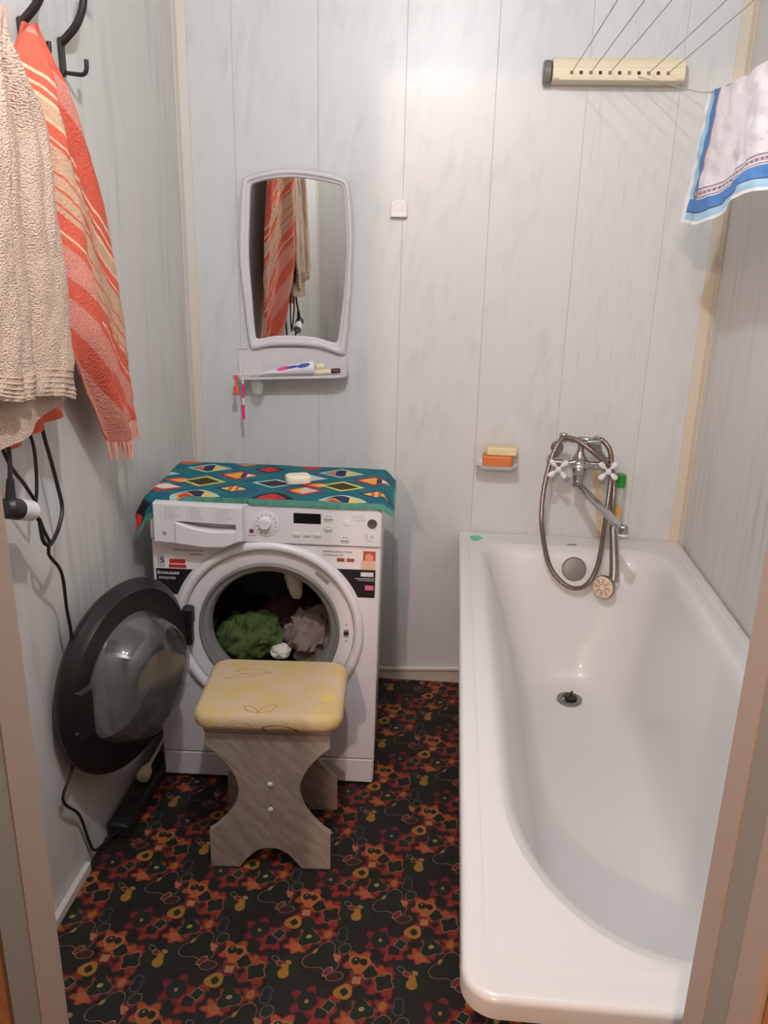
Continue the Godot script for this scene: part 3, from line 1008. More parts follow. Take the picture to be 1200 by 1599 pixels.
	obj("sticker", mb, M.sticker_green, t).set_meta("label", "green leaf shaped sticker")

# ------------------------------------------------------------------ tap with shower
func build_tap() -> void:
	var t := thing("bath_mixer_tap", "chrome bath mixer tap with white cross handles and shower hose", "tap", Vector3(1.236, 0.835, 0.0))
	var mb := MB.new()
	# couplings at the wall
	for s in [-1.0, 1.0]:
		mb = MB.new()
		var x: float = s * 0.082
		mb.lathe(Vector3(x - 0.022 * s, 0.026, 0.0005), Vector3(0, 0, 1), [[0.020, 0.0], [0.019, 0.005], [0.013, 0.010], [0.012, 0.03]], 24)
		mb.tube(smooth_path([Vector3(x - 0.022 * s, 0.026, 0.022), Vector3(x - 0.014 * s, 0.018, 0.045), Vector3(x, 0.0, 0.06), Vector3(x, 0.0, 0.075)], 0.008), 0.0115, 14)
		mb.lathe(Vector3(x, 0, 0.06), Vector3(0, 0, 1), [[0.016, 0.0], [0.0175, 0.003], [0.0175, 0.015], [0.015, 0.018]], 6)
		obj("coupling", mb, M.old_chrome, t)
	mb = MB.new()
	mb.lathe(Vector3(-0.10, 0, 0.098), Vector3(1, 0, 0), [[0.012, 0.0], [0.0165, 0.004], [0.0165, 0.040], [0.0135, 0.048], [0.0135, 0.072], [0.020, 0.080], [0.0215, 0.1], [0.020, 0.12], [0.0135, 0.128], [0.0135, 0.152], [0.0165, 0.160], [0.0165, 0.196], [0.012, 0.2]], 28)
	# central column: ribbed diverter below the cradle post
	mb.lathe(Vector3(-0.002, -0.052, 0.102), Vector3(0, 1, 0), [[0.013, 0.0], [0.017, 0.004], [0.017, 0.02], [0.0205, 0.024], [0.0225, 0.034], [0.0195, 0.04], [0.0225, 0.046], [0.0195, 0.052], [0.0225, 0.058], [0.0195, 0.064], [0.0205, 0.072], [0.0165, 0.082], [0.011, 0.094], [0.009, 0.12], [0.010, 0.128]], 28)
	obj("body", mb, M.chrome, t)
	# cradle for the hand shower: a cross bar with two upturned forks
	mb = MB.new()
	mb.tube(smooth_path([Vector3(-0.062, 0.084, 0.115), Vector3(-0.035, 0.074, 0.107), Vector3(-0.002, 0.078, 0.102), Vector3(0.026, 0.078, 0.108), Vector3(0.042, 0.088, 0.118)], 0.008), 0.0075, 12)
	mb.lathe(Vector3(-0.06, 0.070, 0.115), Vector3(0.1, 1, 0), [[0.010, 0.0], [0.0135, 0.004], [0.0135, 0.022], [0.010, 0.027]], 18)
	mb.lathe(Vector3(0.036, 0.074, 0.116), Vector3(1, 0.15, 0), [[0.008, -0.024], [0.0115, -0.02], [0.0125, 0.012], [0.008, 0.018]], 18)
	obj("shower_cradle", mb, M.chrome, t)
	# cross handles: hub, white ceramic cap and four white lobes
	for s in [-1.0, 1.0]:
		var hc := Vector3(0.0, 0.0, 0.0)
		hc = Vector3(-0.068, -0.012, 0.128) if s < 0.0 else Vector3(0.082, -0.012, 0.128)
		mb = MB.new()
		mb.lathe(hc + Vector3(0, 0.006, -0.032), Vector3(0, -0.15, 1), [[0.012, 0.0], [0.012, 0.018], [0.009, 0.024], [0.009, 0.034], [0.0055, 0.038]], 20)
		var h := obj("valve_handle", mb, M.old_chrome, t)
		mb = MB.new()
		mb.lathe(hc + Vector3(0, 0, 0.002), Vector3(0, -0.15, 1), [[0.0085, 0.0], [0.0095, 0.003], [0.0085, 0.007], [0.004, 0.009], [0.0005, 0.0092]], 20)
		obj("cap", mb, M.white_plastic, h)
		for k in 4:
			var an := PI * 0.25 + PI * 0.5 * k + (0.06 if s > 0.0 else -0.04)
			var d := Vector3(cos(an), sin(an), 0.0)
			mb = MB.new()
			mb.lathe(hc + d * 0.006, d, [[0.0035, 0.0], [0.004, 0.006], [0.0075, 0.013], [0.0092, 0.020], [0.0085, 0.027], [0.005, 0.031], [0.0005, 0.032]], 14)
			obj("lobe", mb, M.white_plastic, h)
	# long swivel spout
	mb = MB.new()
	mb.lathe(Vector3(-0.002, -0.072, 0.102), Vector3(0, 1, 0), [[0.012, 0.0], [0.0165, 0.004], [0.0165, 0.018], [0.0145, 0.022]], 20)
	mb.tube(smooth_path([Vector3(-0.002, -0.068, 0.102), Vector3(0.010, -0.072, 0.135), Vector3(0.050, -0.095, 0.225), Vector3(0.088, -0.118, 0.325), Vector3(0.096, -0.124, 0.343)], 0.012), 0.0115, 16, 0.0125)
	mb.lathe(Vector3(0.097, -0.114, 0.348), Vector3(0.03, -1, 0.1), [[0.009, -0.006], [0.014, 0.0], [0.0145, 0.016], [0.0135, 0.020]], 20)
	obj("spout", mb, M.chrome, t)
	mb = MB.new()
	mb.lathe(Vector3(0.0978, -0.134, 0.350), Vector3(0.03, -1, 0.1), [[0.0135, 0.0], [0.0142, 0.001], [0.0142, 0.005], [0.011, 0.006]], 20)
	obj("aerator_ring", mb, M.white_plastic, t)
	# corrugated hose
	var o := Vector3(1.236, 0.835, 0.0)
	var pts := []
	for p in [Vector3(1.272, 0.912, 0.115), Vector3(1.292, 0.915, 0.115), Vector3(1.318, 0.886, 0.115), Vector3(1.331, 0.83, 0.105), Vector3(1.334, 0.76, 0.10), Vector3(1.331, 0.68, 0.105), Vector3(1.323, 0.62, 0.135), Vector3(1.306, 0.535, 0.185), Vector3(1.278, 0.476, 0.195), Vector3(1.238, 0.462, 0.195), Vector3(1.195, 0.484, 0.190), Vector3(1.158, 0.535, 0.175), Vector3(1.135, 0.63, 0.130), Vector3(1.130, 0.70, 0.120), Vector3(1.134, 0.78, 0.12), Vector3(1.146, 0.855, 0.125), Vector3(1.163, 0.905, 0.13), Vector3(1.180, 0.922, 0.132), Vector3(1.215, 0.915, 0.132), Vector3(1.255, 0.890, 0.13), Vector3(1.295, 0.858, 0.118), Vector3(1.330, 0.825, 0.105), Vector3(1.347, 0.77, 0.095), Vector3(1.350, 0.70, 0.10), Vector3(1.352, 0.635, 0.125)]:
		pts.append(p - o)
	mb = MB.new()
	mb.tube(smooth_path(pts, 0.0024), 0.0082, 10, -1.0, 0.0012)
	obj("shower_hose", mb, M.hose, t)
	# hand shower hanging at the end of the hose
	mb = MB.new()
	var hp := smooth_path([Vector3(1.352, 0.645, 0.122) - o, Vector3(1.357, 0.58, 0.150) - o, Vector3(1.360, 0.52, 0.178) - o, Vector3(1.358, 0.488, 0.190) - o], 0.012)
	mb.tube(hp, 0.0115, 16, 0.0155)
	var hs := obj("hand_shower", mb, M.old_chrome, t)
	var fc := Vector3(1.330, 0.474, 0.200) - o
	var fd := Vector3(-0.62, 0.10, 0.78).normalized()
	mb = MB.new()
	mb.lathe(fc, fd, [[0.012, -0.022], [0.026, -0.018], [0.036, -0.006], [0.0375, 0.004], [0.036, 0.008]], 32)
	obj("head", mb, M.old_chrome, hs)
	mb = MB.new()
	mb.lathe(fc, fd, [[0.034, 0.0065], [0.034, 0.0095], [0.031, 0.0112], [0.001, 0.0122]], 32)
	obj("face_plate", mb, mat(c8(228, 206, 180), 0.5), hs)
	mb = MB.new()
	var e1 := fd.cross(Vector3.UP).normalized()
	var e2 := fd.cross(e1)
	for q in 8:
		for r in 4:
			for w in [-1.0, 0.0, 1.0]:
				var an: float = TAU * q / 8.0 + w * 0.24 * (0.4 + 0.15 * r)
				var rad := 0.0105 + r * 0.0058
				mb.lathe(fc + fd * (0.0121 - 0.00035 * r) + (e1 * cos(an) + e2 * sin(an)) * rad, fd, [[0.0019, -0.001], [0.0016, 0.0009]], 6)
	var nz := obj("nozzle_pattern", mb, M.brown, hs)
	nz.set_meta("kind", "stuff")

# ------------------------------------------------------------------ washing machine
func circle_loop(cx: float, cy: float, r: float, z: float, angs: Array) -> Array:
	var l := []
	for a in angs:
		l.append(Vector3(cx + r * cos(a), cy + r * sin(a), z))
	return l

func build_washer() -> void:
	var t := thing("washing_machine", "white front loading washing machine with its round door open", "washing machine", Vector3(0.0686, 0.0, 0.6413))
	t.rotation = Vector3(0, 0.0532, -0.0107)
	var Wd := 0.595
	var pc := Vector2(0.303, 0.478)
	var D := 0.34
	# cabinet shell, open to the front
	var mb := MB.new()
	var rows := []
	for e in [[-D, 0.006], [-D + 0.006, 0.0], [-0.004, 0.0]]:
		var i: float = e[1]
		var l := []
		for p in rrect(i, Wd - i, 0.012 + i, 0.840 - i, 0.0, rr4(0.012), 4):
			l.append(Vector3(p.x, p.z, e[0]))
		rows.append(l)
	mb.loft(rows, true, false)
	# inner turn of the shell so it has thickness
	var inner := []
	for e in [[-0.004, 0.004], [-0.05, 0.004]]:
		var l := []
		for p in rrect(e[1], Wd - e[1], 0.016, 0.836, 0.0, rr4(0.01), 4):
			l.append(Vector3(p.x, p.z, e[0]))
		inner.append(l)
	mb.loft([rows[2], inner[0], inner[1]], false, false)
	obj("cabinet", mb, M.white_paint, t)
	# front panel with the round opening
	var angs := []
	for i in 96:
		angs.append(TAU * i / 96.0)
	for c in [Vector2(0.002, 0.090), Vector2(Wd - 0.002, 0.090), Vector2(Wd - 0.002, 0.7255), Vector2(0.002, 0.7255)]:
		angs.append(fposmod((c - pc).angle(), TAU))
	angs.sort()
	var sq := func(ins: float, z: float) -> Array:
		var l := []
		for a in angs:
			var d := Vector2(cos(a), sin(a))
			var tx := ((Wd - 0.002 - ins - pc.x) if d.x > 0 else (pc.x - 0.002 - ins)) / maxf(absf(d.x), 1e-6)
			var ty := ((0.7255 - ins - pc.y) if d.y > 0 else (pc.y - 0.090 - ins)) / maxf(absf(d.y), 1e-6)
			var k := minf(tx, ty)
			l.append(Vector3(pc.x + d.x * k, pc.y + d.y * k, z))
		return l
	mb = MB.new()
	mb.ring([circle_loop(pc.x, pc.y, 0.250, -0.006, angs), sq.call(0.0, -0.006), sq.call(0.0, -0.002), sq.call(0.003, 0.0), circle_loop(pc.x, pc.y, 0.250, 0.0, angs)])
	obj("front_panel", mb, M.white_paint, t)
	mb = MB.new()
	mb.extrude(PackedVector2Array([Vector2(0.002, 0.0125), Vector2(Wd - 0.002, 0.0125), Vector2(Wd - 0.002, 0.0865), Vector2(0.002, 0.0865)]), -0.006, 0.0, 0.003)
	obj("kick_plate", mb, M.white_paint, t)
	# raised surround, grey ring and rubber gasket
	var po := Vector3(pc.x, pc.y, 0)
	mb = MB.new()
	mb.lathe(po, Vector3(0, 0, 1), [[0.255, -0.006], [0.2545, 0.003], [0.251, 0.010], [0.246, 0.0135], [0.240, 0.0140], [0.234, 0.0115], [0.2305, 0.006], [0.2285, 0.0], [0.2275, -0.012]], 96, false, false)
	mb.lathe(po, Vector3(0, 0, 1), [[0.2275, -0.012], [0.255, -0.006]], 96, false, false)
	obj("door_surround", mb, M.white_paint, t)
	mb = MB.new()
	mb.lathe(po, Vector3(0, 0, 1), [[0.2285, -0.012], [0.226, -0.004], [0.220, -0.0025], [0.196, -0.0045], [0.189, -0.008], [0.188, -0.014]], 96, false, false)
	mb.lathe(po, Vector3(0, 0, 1), [[0.188, -0.014], [0.2285, -0.012]], 96, false, false)
	obj("inner_rim", mb, M.white_plastic, t)
	mb = MB.new()
	mb.lathe(po, Vector3(0, 0, 1), [[0.190, -0.015], [0.1885, -0.003], [0.185, 0.0005], [0.181, -0.002], [0.179, -0.010], [0.174, -0.011], [0.167, -0.013], [0.161, -0.022], [0.1585, -0.035], [0.162, -0.046], [0.205, -0.048]], 96, false, false)
	obj("door_gasket", mb, M.rubber, t)
	# drum
	mb = MB.new()
	mb.lathe(po, Vector3(0, 0, 1), [[0.204, -0.047], [0.215, -0.06], [0.215, -0.275], [0.205, -0.29], [0.06, -0.30], [0.001, -0.30]], 64, false, true)
	mb.lathe(po, Vector3(0, 0, 1), [[0.001, -0.304], [0.21, -0.294], [0.219, -0.275], [0.219, -0.05], [0.204, -0.047]], 64, true, false)
	var dm := obj("drum", mb, M.dark_steel, t)
	for k in 3:
		var an := TAU * k / 3.0 + 1.25
		mb = MB.new()
		var d := Vector3(cos(an), sin(an), 0)
		var s := Vector3(-sin(an), cos(an), 0)
		var ll := []
		for z in [-0.065, -0.08, -0.25, -0.265]:
			var hh: float = 0.038 if z < -0.07 and z > -0.26 else 0.012
			ll.append([po + d * 0.213 - s * 0.028 + Vector3(0, 0, z), po + d * (0.213 - hh) - s * 0.010 + Vector3(0, 0, z), po + d * (0.213 - hh) + s * 0.010 + Vector3(0, 0, z), po + d * 0.213 + s * 0.028 + Vector3(0, 0, z)])
		mb.loft(ll)
		obj("paddle", mb, M.steel, dm)
	# latch slot
	mb = MB.new()
	mb.box(Vector3(0.510, 0.479, -0.002), Vector3(0.013, 0.020, 0.005), 0.001)
	obj("latch", mb, M.grey_plastic, t)
	mb = MB.new()
	mb.box(Vector3(0.510, 0.479, -0.001), Vector3(0.0132, 0.009, 0.0045), 0.0005)
	obj("latch_slot", mb, M.black_plastic, t)
	for y in [0.455, 0.503]:
		mb = MB.new()
		mb.lathe(Vector3(0.510, y, -0.006), Vector3(0, 0, 1), [[0.0024, 0.0], [0.0024, 0.004], [0.001, 0.0045]], 10)
		obj("screw", mb, M.grey_plastic, t)
	# data plate on the inner rim
	mb = MB.new()
	mb.box(Vector3.ZERO, Vector3(0.045, 0.010, 0.001))
	mb.xform(Transform3D(Basis(Vector3(0, 0, 1), -0.72), po + Vector3(0.141, 0.158, -0.0024)))
	obj("data_plate", mb, M.label_print, t)
	# control panel
	mb = MB.new()
	mb.extrude(PackedVector2Array([Vector2(0.0, 0.729), Vector2(Wd, 0.729), Vector2(Wd, 0.820), Vector2(Wd - 0.012, 0.832), Vector2(0.012, 0.832), Vector2(0.0, 0.820)]), -0.006, 0.006, 0.003)
	obj("control_panel", mb, M.white_plastic, t)
	# detergent drawer, standing a little open
	mb = MB.new()
	var top := PackedVector2Array([Vector2(0.020, 0.733), Vector2(0.075, 0.731), Vector2(0.075, 0.790), Vector2(0.228, 0.786), Vector2(0.228, 0.740), Vector2(0.246, 0.742), Vector2(0.246, 0.832), Vector2(0.020, 0.836)])
	mb.extrude(top, 0.010, 0.040, 0.002)
	var low := PackedVector2Array([Vector2(0.074, 0.731), Vector2(0.15, 0.722), Vector2(0.20, 0.724), Vector2(0.229, 0.739), Vector2(0.229, 0.770), Vector2(0.17, 0.769), Vector2(0.13, 0.774), Vector2(0.10, 0.782), Vector2(0.074, 0.790)])
	mb.extrude(low, 0.012, 0.045, 0.004)
	mb.box2(Vector3(0.024, 0.736, 0.004), Vector3(0.243, 0.832, 0.0105))
	var dw := obj("detergent_drawer", mb, M.white_plastic, t)
	# printed programme list: rows of small grey marks
	mb = MB.new()
	rng.seed = 12
	for col in 3:
		var x0: float = [0.040, 0.105, 0.172][col]
		for r in 6:
			var y := 0.826 - r * 0.0058 - (0.002 if col == 2 else 0.0)
			var w := rng.randf_range(0.026, 0.044)
			mb.box2(Vector3(x0, y - 0.0006, 0.040), Vector3(x0 + 0.0025, y + 0.0006, 0.0402))
			mb.box2(Vector3(x0 + 0.007, y - 0.0006, 0.040), Vector3(x0 + 0.007 + w, y + 0.0006, 0.0402))
	obj("print", mb, M.label_print, dw).set_meta("kind", "stuff")
	mb = MB.new()
	mb.lathe(Vector3(0.047, 0.757, 0.0400), Vector3(0, 0, 1), [[0.0055, 0.0], [0.0055, 0.0002], [0.0045, 0.0002]], 20)
	mb.lathe(Vector3(0.047, 0.757, 0.0401), Vector3(0, 0, 1), [[0.0018, 0.0], [0.0018, 0.0003]], 12)
	obj("emblem", mb, M.label_print, dw)
	# programme dial
	mb = MB.new()
	mb.lathe(Vector3(0.300, 0.7815, 0.006), Vector3(0, 0, 1), [[0.0335, -0.002], [0.0335, 0.0015], [0.031, 0.003], [0.02, 0.003]], 48)
	var dl := obj("program_dial", mb, M.white_plastic, t)
	mb = MB.new()
	mb.lathe(Vector3(0.298, 0.7845, 0.009), Vector3(0, 0, 1), [[0.0165, 0.0], [0.0165, 0.002], [0.0145, 0.013], [0.0130, 0.0145], [0.001, 0.0145]], 40)
	obj("knob", mb, M.white_plastic, dl)
	mb = MB.new()
	for k in 14:
		var an := TAU * k / 14.0 + 0.2
		mb.box(Vector3(0.300 + 0.0255 * cos(an), 0.7815 + 0.0255 * sin(an), 0.0092), Vector3(0.0026, 0.0026, 0.0004))
	obj("marks", mb, M.ink, dl)
	# display and buttons
	mb = MB.new()
	mb.box2(Vector3(0.370, 0.786, 0.0045), Vector3(0.440, 0.814, 0.0066), 0.0006)
	obj("display", mb, M.black_gloss, t)
	for k in 3:
		mb = MB.new()
		mb.box(Vector3(0.378 + 0.0265 * k, 0.7575, 0.0065), Vector3(0.021, 0.010, 0.004), 0.0015)
		var bt := obj("button", mb, M.white_plastic, t)
		mb = MB.new()
		mb.box(Vector3(0.378 + 0.0265 * k, 0.7495, 0.0062), Vector3(0.018, 0.0012, 0.0005))
		obj("mark", mb, M.label_print, bt)
	for e in [[0.459, 0.807], [0.459, 0.778], [0.503, 0.751]]:
		mb = MB.new()
		mb.box(Vector3(e[0], e[1], 0.0065), Vector3(0.024, 0.012, 0.003), 0.0015)
		var bt := obj("button", mb, M.white_plastic, t)
		mb = MB.new()
		mb.box(Vector3(e[0] - 0.004, e[1] + 0.003, 0.0081), Vector3(0.004, 0.003, 0.0004))
		mb.box(Vector3(e[0] + 0.004, e[1] + 0.003, 0.0081), Vector3(0.004, 0.003, 0.0004))
		mb.box(Vector3(e[0], e[1] - 0.009, 0.0062), Vector3(0.022, 0.0012, 0.0005))
		mb.box(Vector3(e[0], e[1] - 0.0125, 0.0062), Vector3(0.016, 0.0012, 0.0005))
		obj("mark", mb, M.ink if e[0] > 0.5 else M.label_print, bt)
	mb = MB.new()
	mb.lathe(Vector3(0.506, 0.793, 0.006), Vector3(0, 0, 1), [[0.0085, -0.001], [0.0085, 0.0012], [0.0075, 0.002], [0.001, 0.002]], 28)
	obj("button", mb, M.white_plastic, t)
	mb = MB.new()
	for k in 3:
		mb.box(Vector3(0.522 + 0.003 * k, 0.812 - 0.006 * k, 0.0062), Vector3(0.006, 0.0014, 0.0005))
		mb.box(Vector3(0.540 + 0.002 * k, 0.812 - 0.006 * k, 0.0062), Vector3(0.022, 0.0011, 0.0005))
	obj("indicator_marks", mb, M.label_print, t)
	mb = MB.new()
	mb.lathe(Vector3(0.571, 0.7935, 0.006), Vector3(0, 0, 1), [[0.0125, -0.001], [0.0125, 0.002], [0.0110, 0.004], [0.009, 0.0036], [0.001, 0.0034]], 32)
	obj("power_button", mb, M.steel, t)
	part_text("5", 0.011, Vector3(0.557, 0.757, 0.0062), M.label_print, t)
	part_text("A", 0.011, Vector3(0.571, 0.757, 0.0062), M.label_print, t)
	mb = MB.new()
	mb.box(Vector3(0.565, 0.746, 0.0062), Vector3(0.020, 0.0012, 0.0005))
	obj("mark", mb, M.label_print, t)
	# round maker's mark with a small wordmark bar
	mb = MB.new()
	mb.lathe(Vector3(0.262, 0.760, 0.006), Vector3(0, 0, 1), [[0.0062, 0.0], [0.0062, 0.0004], [0.0050, 0.0004], [0.0050, 0.0002], [0.001, 0.0002]], 24)
	obj("emblem", mb, mat(c8(120, 60, 66), 0.5), t)
	mb = MB.new()
	for k in 7:
		mb.box(Vector3(0.2535 + 0.0032 * k, 0.7485, 0.0061), Vector3(0.0022, 0.0022, 0.0005))
	obj("wordmark", mb, M.ink, t)
	# advertising stickers
	build_stickers(t, po)
	build_washer_door(t)
	# stubby feet
	for p in [Vector2(0.05, -0.04), Vector2(0.545, -0.04), Vector2(0.05, -0.30), Vector2(0.545, -0.30)]:
		mb = MB.new()
		mb.lathe(Vector3(p.x, 0.0 + p.x * 0.0107 + 0.0006, p.y), Vector3(0, 1, 0), [[0.018, 0.0], [0.018, 0.006], [0.012, 0.014]], 16)
		obj("foot", mb, M.black_plastic, t)
	# mains cable to the socket strip
	mb = MB.new()
	mb.tube(smooth_path([Vector3(-0.012, 0.085, -0.16), Vector3(-0.015, 0.09, -0.06), Vector3(-0.018, 0.085, 0.0), Vector3(-0.026, 0.076, 0.05)], 0.02), 0.0045, 8)
	mb.tube([Vector3(0.004, 0.10, -0.24), Vector3(-0.012, 0.085, -0.16)], 0.0045, 8)
	obj("mains_cable", mb, M.cream_plastic, t)
	mb = MB.new()
	mb.lathe(Vector3(-0.026, 0.076, 0.045), Vector3(-0.16, -0.30, 1), [[0.006, 0.0], [0.009, 0.012], [0.016, 0.022], [0.0185, 0.036], [0.0185, 0.050], [0.012, 0.056]], 20)
	obj("mains_plug", mb, M.cream_plastic, t)

func build_stickers(t: Node3D, po: Vector3) -> void:
	var z := 0.0004
	# the two triangular stickers follow the round surround
	var arc := func(x0: float, x1: float, y_from: float, n: int) -> Array:
		var l := []
		for i in n + 1:
			var x := lerpf(x0, x1, float(i) / n)
			var d := x - po.x
			l.append(Vector2(x, po.y + sqrt(maxf(0.2585 * 0.2585 - d * d, 0.0))))
		return l
	var mb := MB.new()
	var pl := PackedVector2Array([Vector2(0.008, 0.645), Vector2(0.008, 0.719)])
	pl.append(Vector2(0.152, 0.719))
	var right_x := po.x - sqrt(0.2585 * 0.2585 - (0.645 - po.y) * (0.645 - po.y))
	for p in arc.call(0.152, right_x, 0.0, 6):
		if p.y < 0.7185 and p.y > 0.6455:
			pl.append(p)
	pl.append(Vector2(right_x, 0.645))
	mb.extrude(pl, 0.0, z)
	var s := obj("sticker", mb, mat(c8(234, 226, 222), 0.45), t)
	s.set_meta("label", "white and black advertising sticker with red packets")
	mb = MB.new()
	pl = PackedVector2Array([Vector2(0.008, 0.6449), Vector2(0.008, 0.572)])
	var bx := po.x - sqrt(0.2585 * 0.2585 - (0.572 - po.y) * (0.572 - po.y))
	for p in arc.call(bx, right_x, 0.0, 6):
		pl.append(p)
	mb.extrude(pl, 0.0, z)
	obj("black_field", mb, M.black_plastic, s)
	mb = MB.new()
	mb.box2(Vector3(0.042, 0.6475, z), Vector3(0.088, 0.657, z + 0.0004))
	obj("red_packet", mb, M.red, s)
	mb = MB.new()
	mb.box2(Vector3(0.044, 0.660, z), Vector3(0.086, 0.672, z + 0.0004))
	obj("red_packet", mb, M.red, s)
	mb = MB.new()
	for k in 6:
		mb.box2(Vector3(0.012 + 0.0035 * k, 0.648, z), Vector3(0.0137 + 0.0035 * k, 0.684 - 0.003 * (k % 3), z + 0.0003))
	obj("print", mb, M.label_print, s).set_meta("kind", "stuff")
	part_text("Супер тихая стиральная", 0.0062, Vector3(0.095, 0.6985, z + 0.0002), M.ink, s, 0.078)
	part_text("машина", 0.0062, Vector3(0.116, 0.6880, z + 0.0002), M.ink, s, 0.030)
	part_text("5", 0.016, Vector3(0.026, 0.668, z + 0.0006), M.ink, s, 0.0, "lettering", true)
	part_text("Большая", 0.0088, Vector3(0.040, 0.6330, z + 0.0002), M.white_plastic, s, 0.056, "lettering", true)
	part_text("загрузка", 0.0080, Vector3(0.036, 0.6190, z + 0.0002), M.white_plastic, s, 0.044)
	# right hand sticker
	mb = MB.new()
	pl = PackedVector2Array()
	var lx := po.x + sqrt(0.2585 * 0.2585 - (0.664 - po.y) * (0.664 - po.y))
	for p in arc.call(0.44, lx, 0.0, 6):
		if p.y < 0.7185:
			pl.append(p)
	pl.append_array(PackedVector2Array([Vector2(0.583, 0.664), Vector2(0.583, 0.719), Vector2(0.440, 0.719)]))
	mb.extrude(pl, 0.0, z)
	s = obj("sticker", mb, mat(c8(234, 226, 222), 0.45), t)
	s.set_meta("label", "advertising sticker with a photograph and brown swatches")
	mb = MB.new()
	pl = PackedVector2Array()
	var bx2 := po.x + sqrt(0.2585 * 0.2585 - (0.585 - po.y) * (0.585 - po.y))
	for p in arc.call(lx, bx2, 0.0, 8):
		pl.append(p)
	pl.append_array(PackedVector2Array([Vector2(0.583, 0.585), Vector2(0.583, 0.6639)]))
	mb.extrude(pl, 0.0, z)
	obj("black_field", mb, M.black_plastic, s)
	part_text("Любимые вещи с Вами", 0.0062, Vector3(0.483, 0.7115, z + 0.0002), M.ink, s, 0.076)
	part_text("в 2 раза дольше*", 0.0062, Vector3(0.472, 0.7020, z + 0.0002), M.ink, s, 0.054)
	mb = MB.new()
	mb.box2(Vector3(0.482, 0.684, z), Vector3(0.502, 0.694, z + 0.0004))
	obj("swatch", mb, mat(c8(150, 80, 60), 0.5), s)
	mb = MB.new()
	mb.box2(Vector3(0.507, 0.684, z), Vector3(0.527, 0.694, z + 0.0004))
	obj("swatch", mb, mat(c8(168, 92, 62), 0.5), s)
	mb = MB.new()
	mb.box2(Vector3(0.550, 0.690, z), Vector3(0.582, 0.716, z + 0.0004))
	obj("photo_hair", mb, mat(c8(190, 84, 66), 0.5), s)
	mb = MB.new()
	mb.lathe(Vector3(0.566, 0.698, z), Vector3(0, 0, 1), [[0.011, 0.0], [0.011, 0.0006]], 20)
	obj("photo_face", mb, mat(c8(232, 156, 128), 0.5), s)
	mb = MB.new()
	mb.box2(Vector3(0.545, 0.6645, z), Vector3(0.582, 0.690, z + 0.0005))
	obj("photo_cloth", mb, mat(c8(226, 186, 158), 0.5), s)
	mb = MB.new()
	mb.box2(Vector3(0.545, 0.645, z), Vector3(0.578, 0.657, z + 0.0004))
	mb.box2(Vector3(0.530, 0.638, z), Vector3(0.580, 0.6395, z + 0.0004))
	mb.box2(Vector3(0.538, 0.633, z), Vector3(0.580, 0.6342, z + 0.0004))
	obj("white_print", mb, M.white_plastic, s)
	mb = MB.new()
	mb.box2(Vector3(0.557, 0.607, z), Vector3(0.579, 0.620, z + 0.0004))
	obj("pink_print", mb, mat(c8(226, 110, 140), 0.5), s)

func build_washer_door(t: Node3D) -> void:
	# local frame of the washer: hinge on the left of the opening, door swung out past square
	var phi := deg_to_rad(109.5)
	var dir := Vector3(cos(phi), 0, sin(phi))
	var nin := Vector3(sin(phi), 0, -cos(phi))
	var R := 0.235
	var hinge := Vector3(0.098, 0.474, 0.036)
	var o := hinge + dir * (R + 0.004)
	var mb := MB.new()
	# dark ring: rounded outer shell, flat inner face
	mb.lathe(o, nin, [[0.158, 0.004], [0.166, 0.008], [0.190, 0.009], [0.212, 0.008], [0.2175, 0.001], [0.222, 0.0], [0.2345, -0.010], [0.235, -0.018], [0.226, -0.032], [0.200, -0.044], [0.168, -0.047], [0.158, -0.042], [0.158, 0.004]], 80, false, false)
	var ring := obj("door", mb, M.door_ring, t)
	# glass bowl
	mb = MB.new()
	mb.lathe(o, nin, [[0.1605, 0.002], [0.157, 0.012], [0.149, 0.035], [0.137, 0.065], [0.118, 0.082], [0.095, 0.090], [0.05, 0.093], [0.001, 0.094]], 64, false, true)
	mb.lathe(o, nin, [[0.001, 0.090], [0.05, 0.089], [0.093, 0.086], [0.114, 0.078], [0.128, 0.062], [0.145, 0.034], [0.153, 0.011], [0.156, 0.002], [0.1605, 0.002]], 64, true, false)
	obj("glass_bowl", mb, M.glass, ring)
	# dished outer glass
	mb = MB.new()
	mb.lathe(o, nin, [[0.160, -0.040], [0.10, -0.045], [0.001, -0.046]], 64, false, true)
	mb.lathe(o, nin, [[0.001, -0.043], [0.10, -0.042], [0.160, -0.037], [0.160, -0.040]], 64, true, false)
	obj("outer_pane", mb, M.glass, ring)
	# latch grip on the free edge
	mb = MB.new()
	var g := o + dir * 0.180
	var ll := []
	for e in [[-0.062, 0.006], [-0.055, 0.014], [0.055, 0.014], [0.062, 0.006]]:
		var c: Vector3 = g + Vector3(0, e[0], 0)
		var w: float = e[1]
		ll.append([c - dir * 0.026 + nin * 0.004, c - dir * 0.020 + nin * (0.006 + w), c + dir * 0.012 + nin * (0.006 + w), c + dir * 0.022 + nin * 0.004])
	mb.loft(ll)
	obj("grip", mb, M.black_plastic, ring)
	mb = MB.new()
	mb.lathe(o + dir * 0.206 - Vector3(0, 0.035, 0) + nin * 0.006, nin, [[0.0035, 0.0], [0.0035, 0.006], [0.001, 0.007]], 12)
	obj("latch_pin", mb, M.steel, ring)
	# hinge block
	mb = MB.new()
	mb.box2(Vector3(0.078, 0.497, 0.0), Vector3(0.106, 0.545, 0.034), 0.004)
	mb.box2(Vector3(0.082, 0.435, 0.0), Vector3(0.102, 0.497, 0.030), 0.004)
	obj("hinge", mb, M.black_plastic, t)

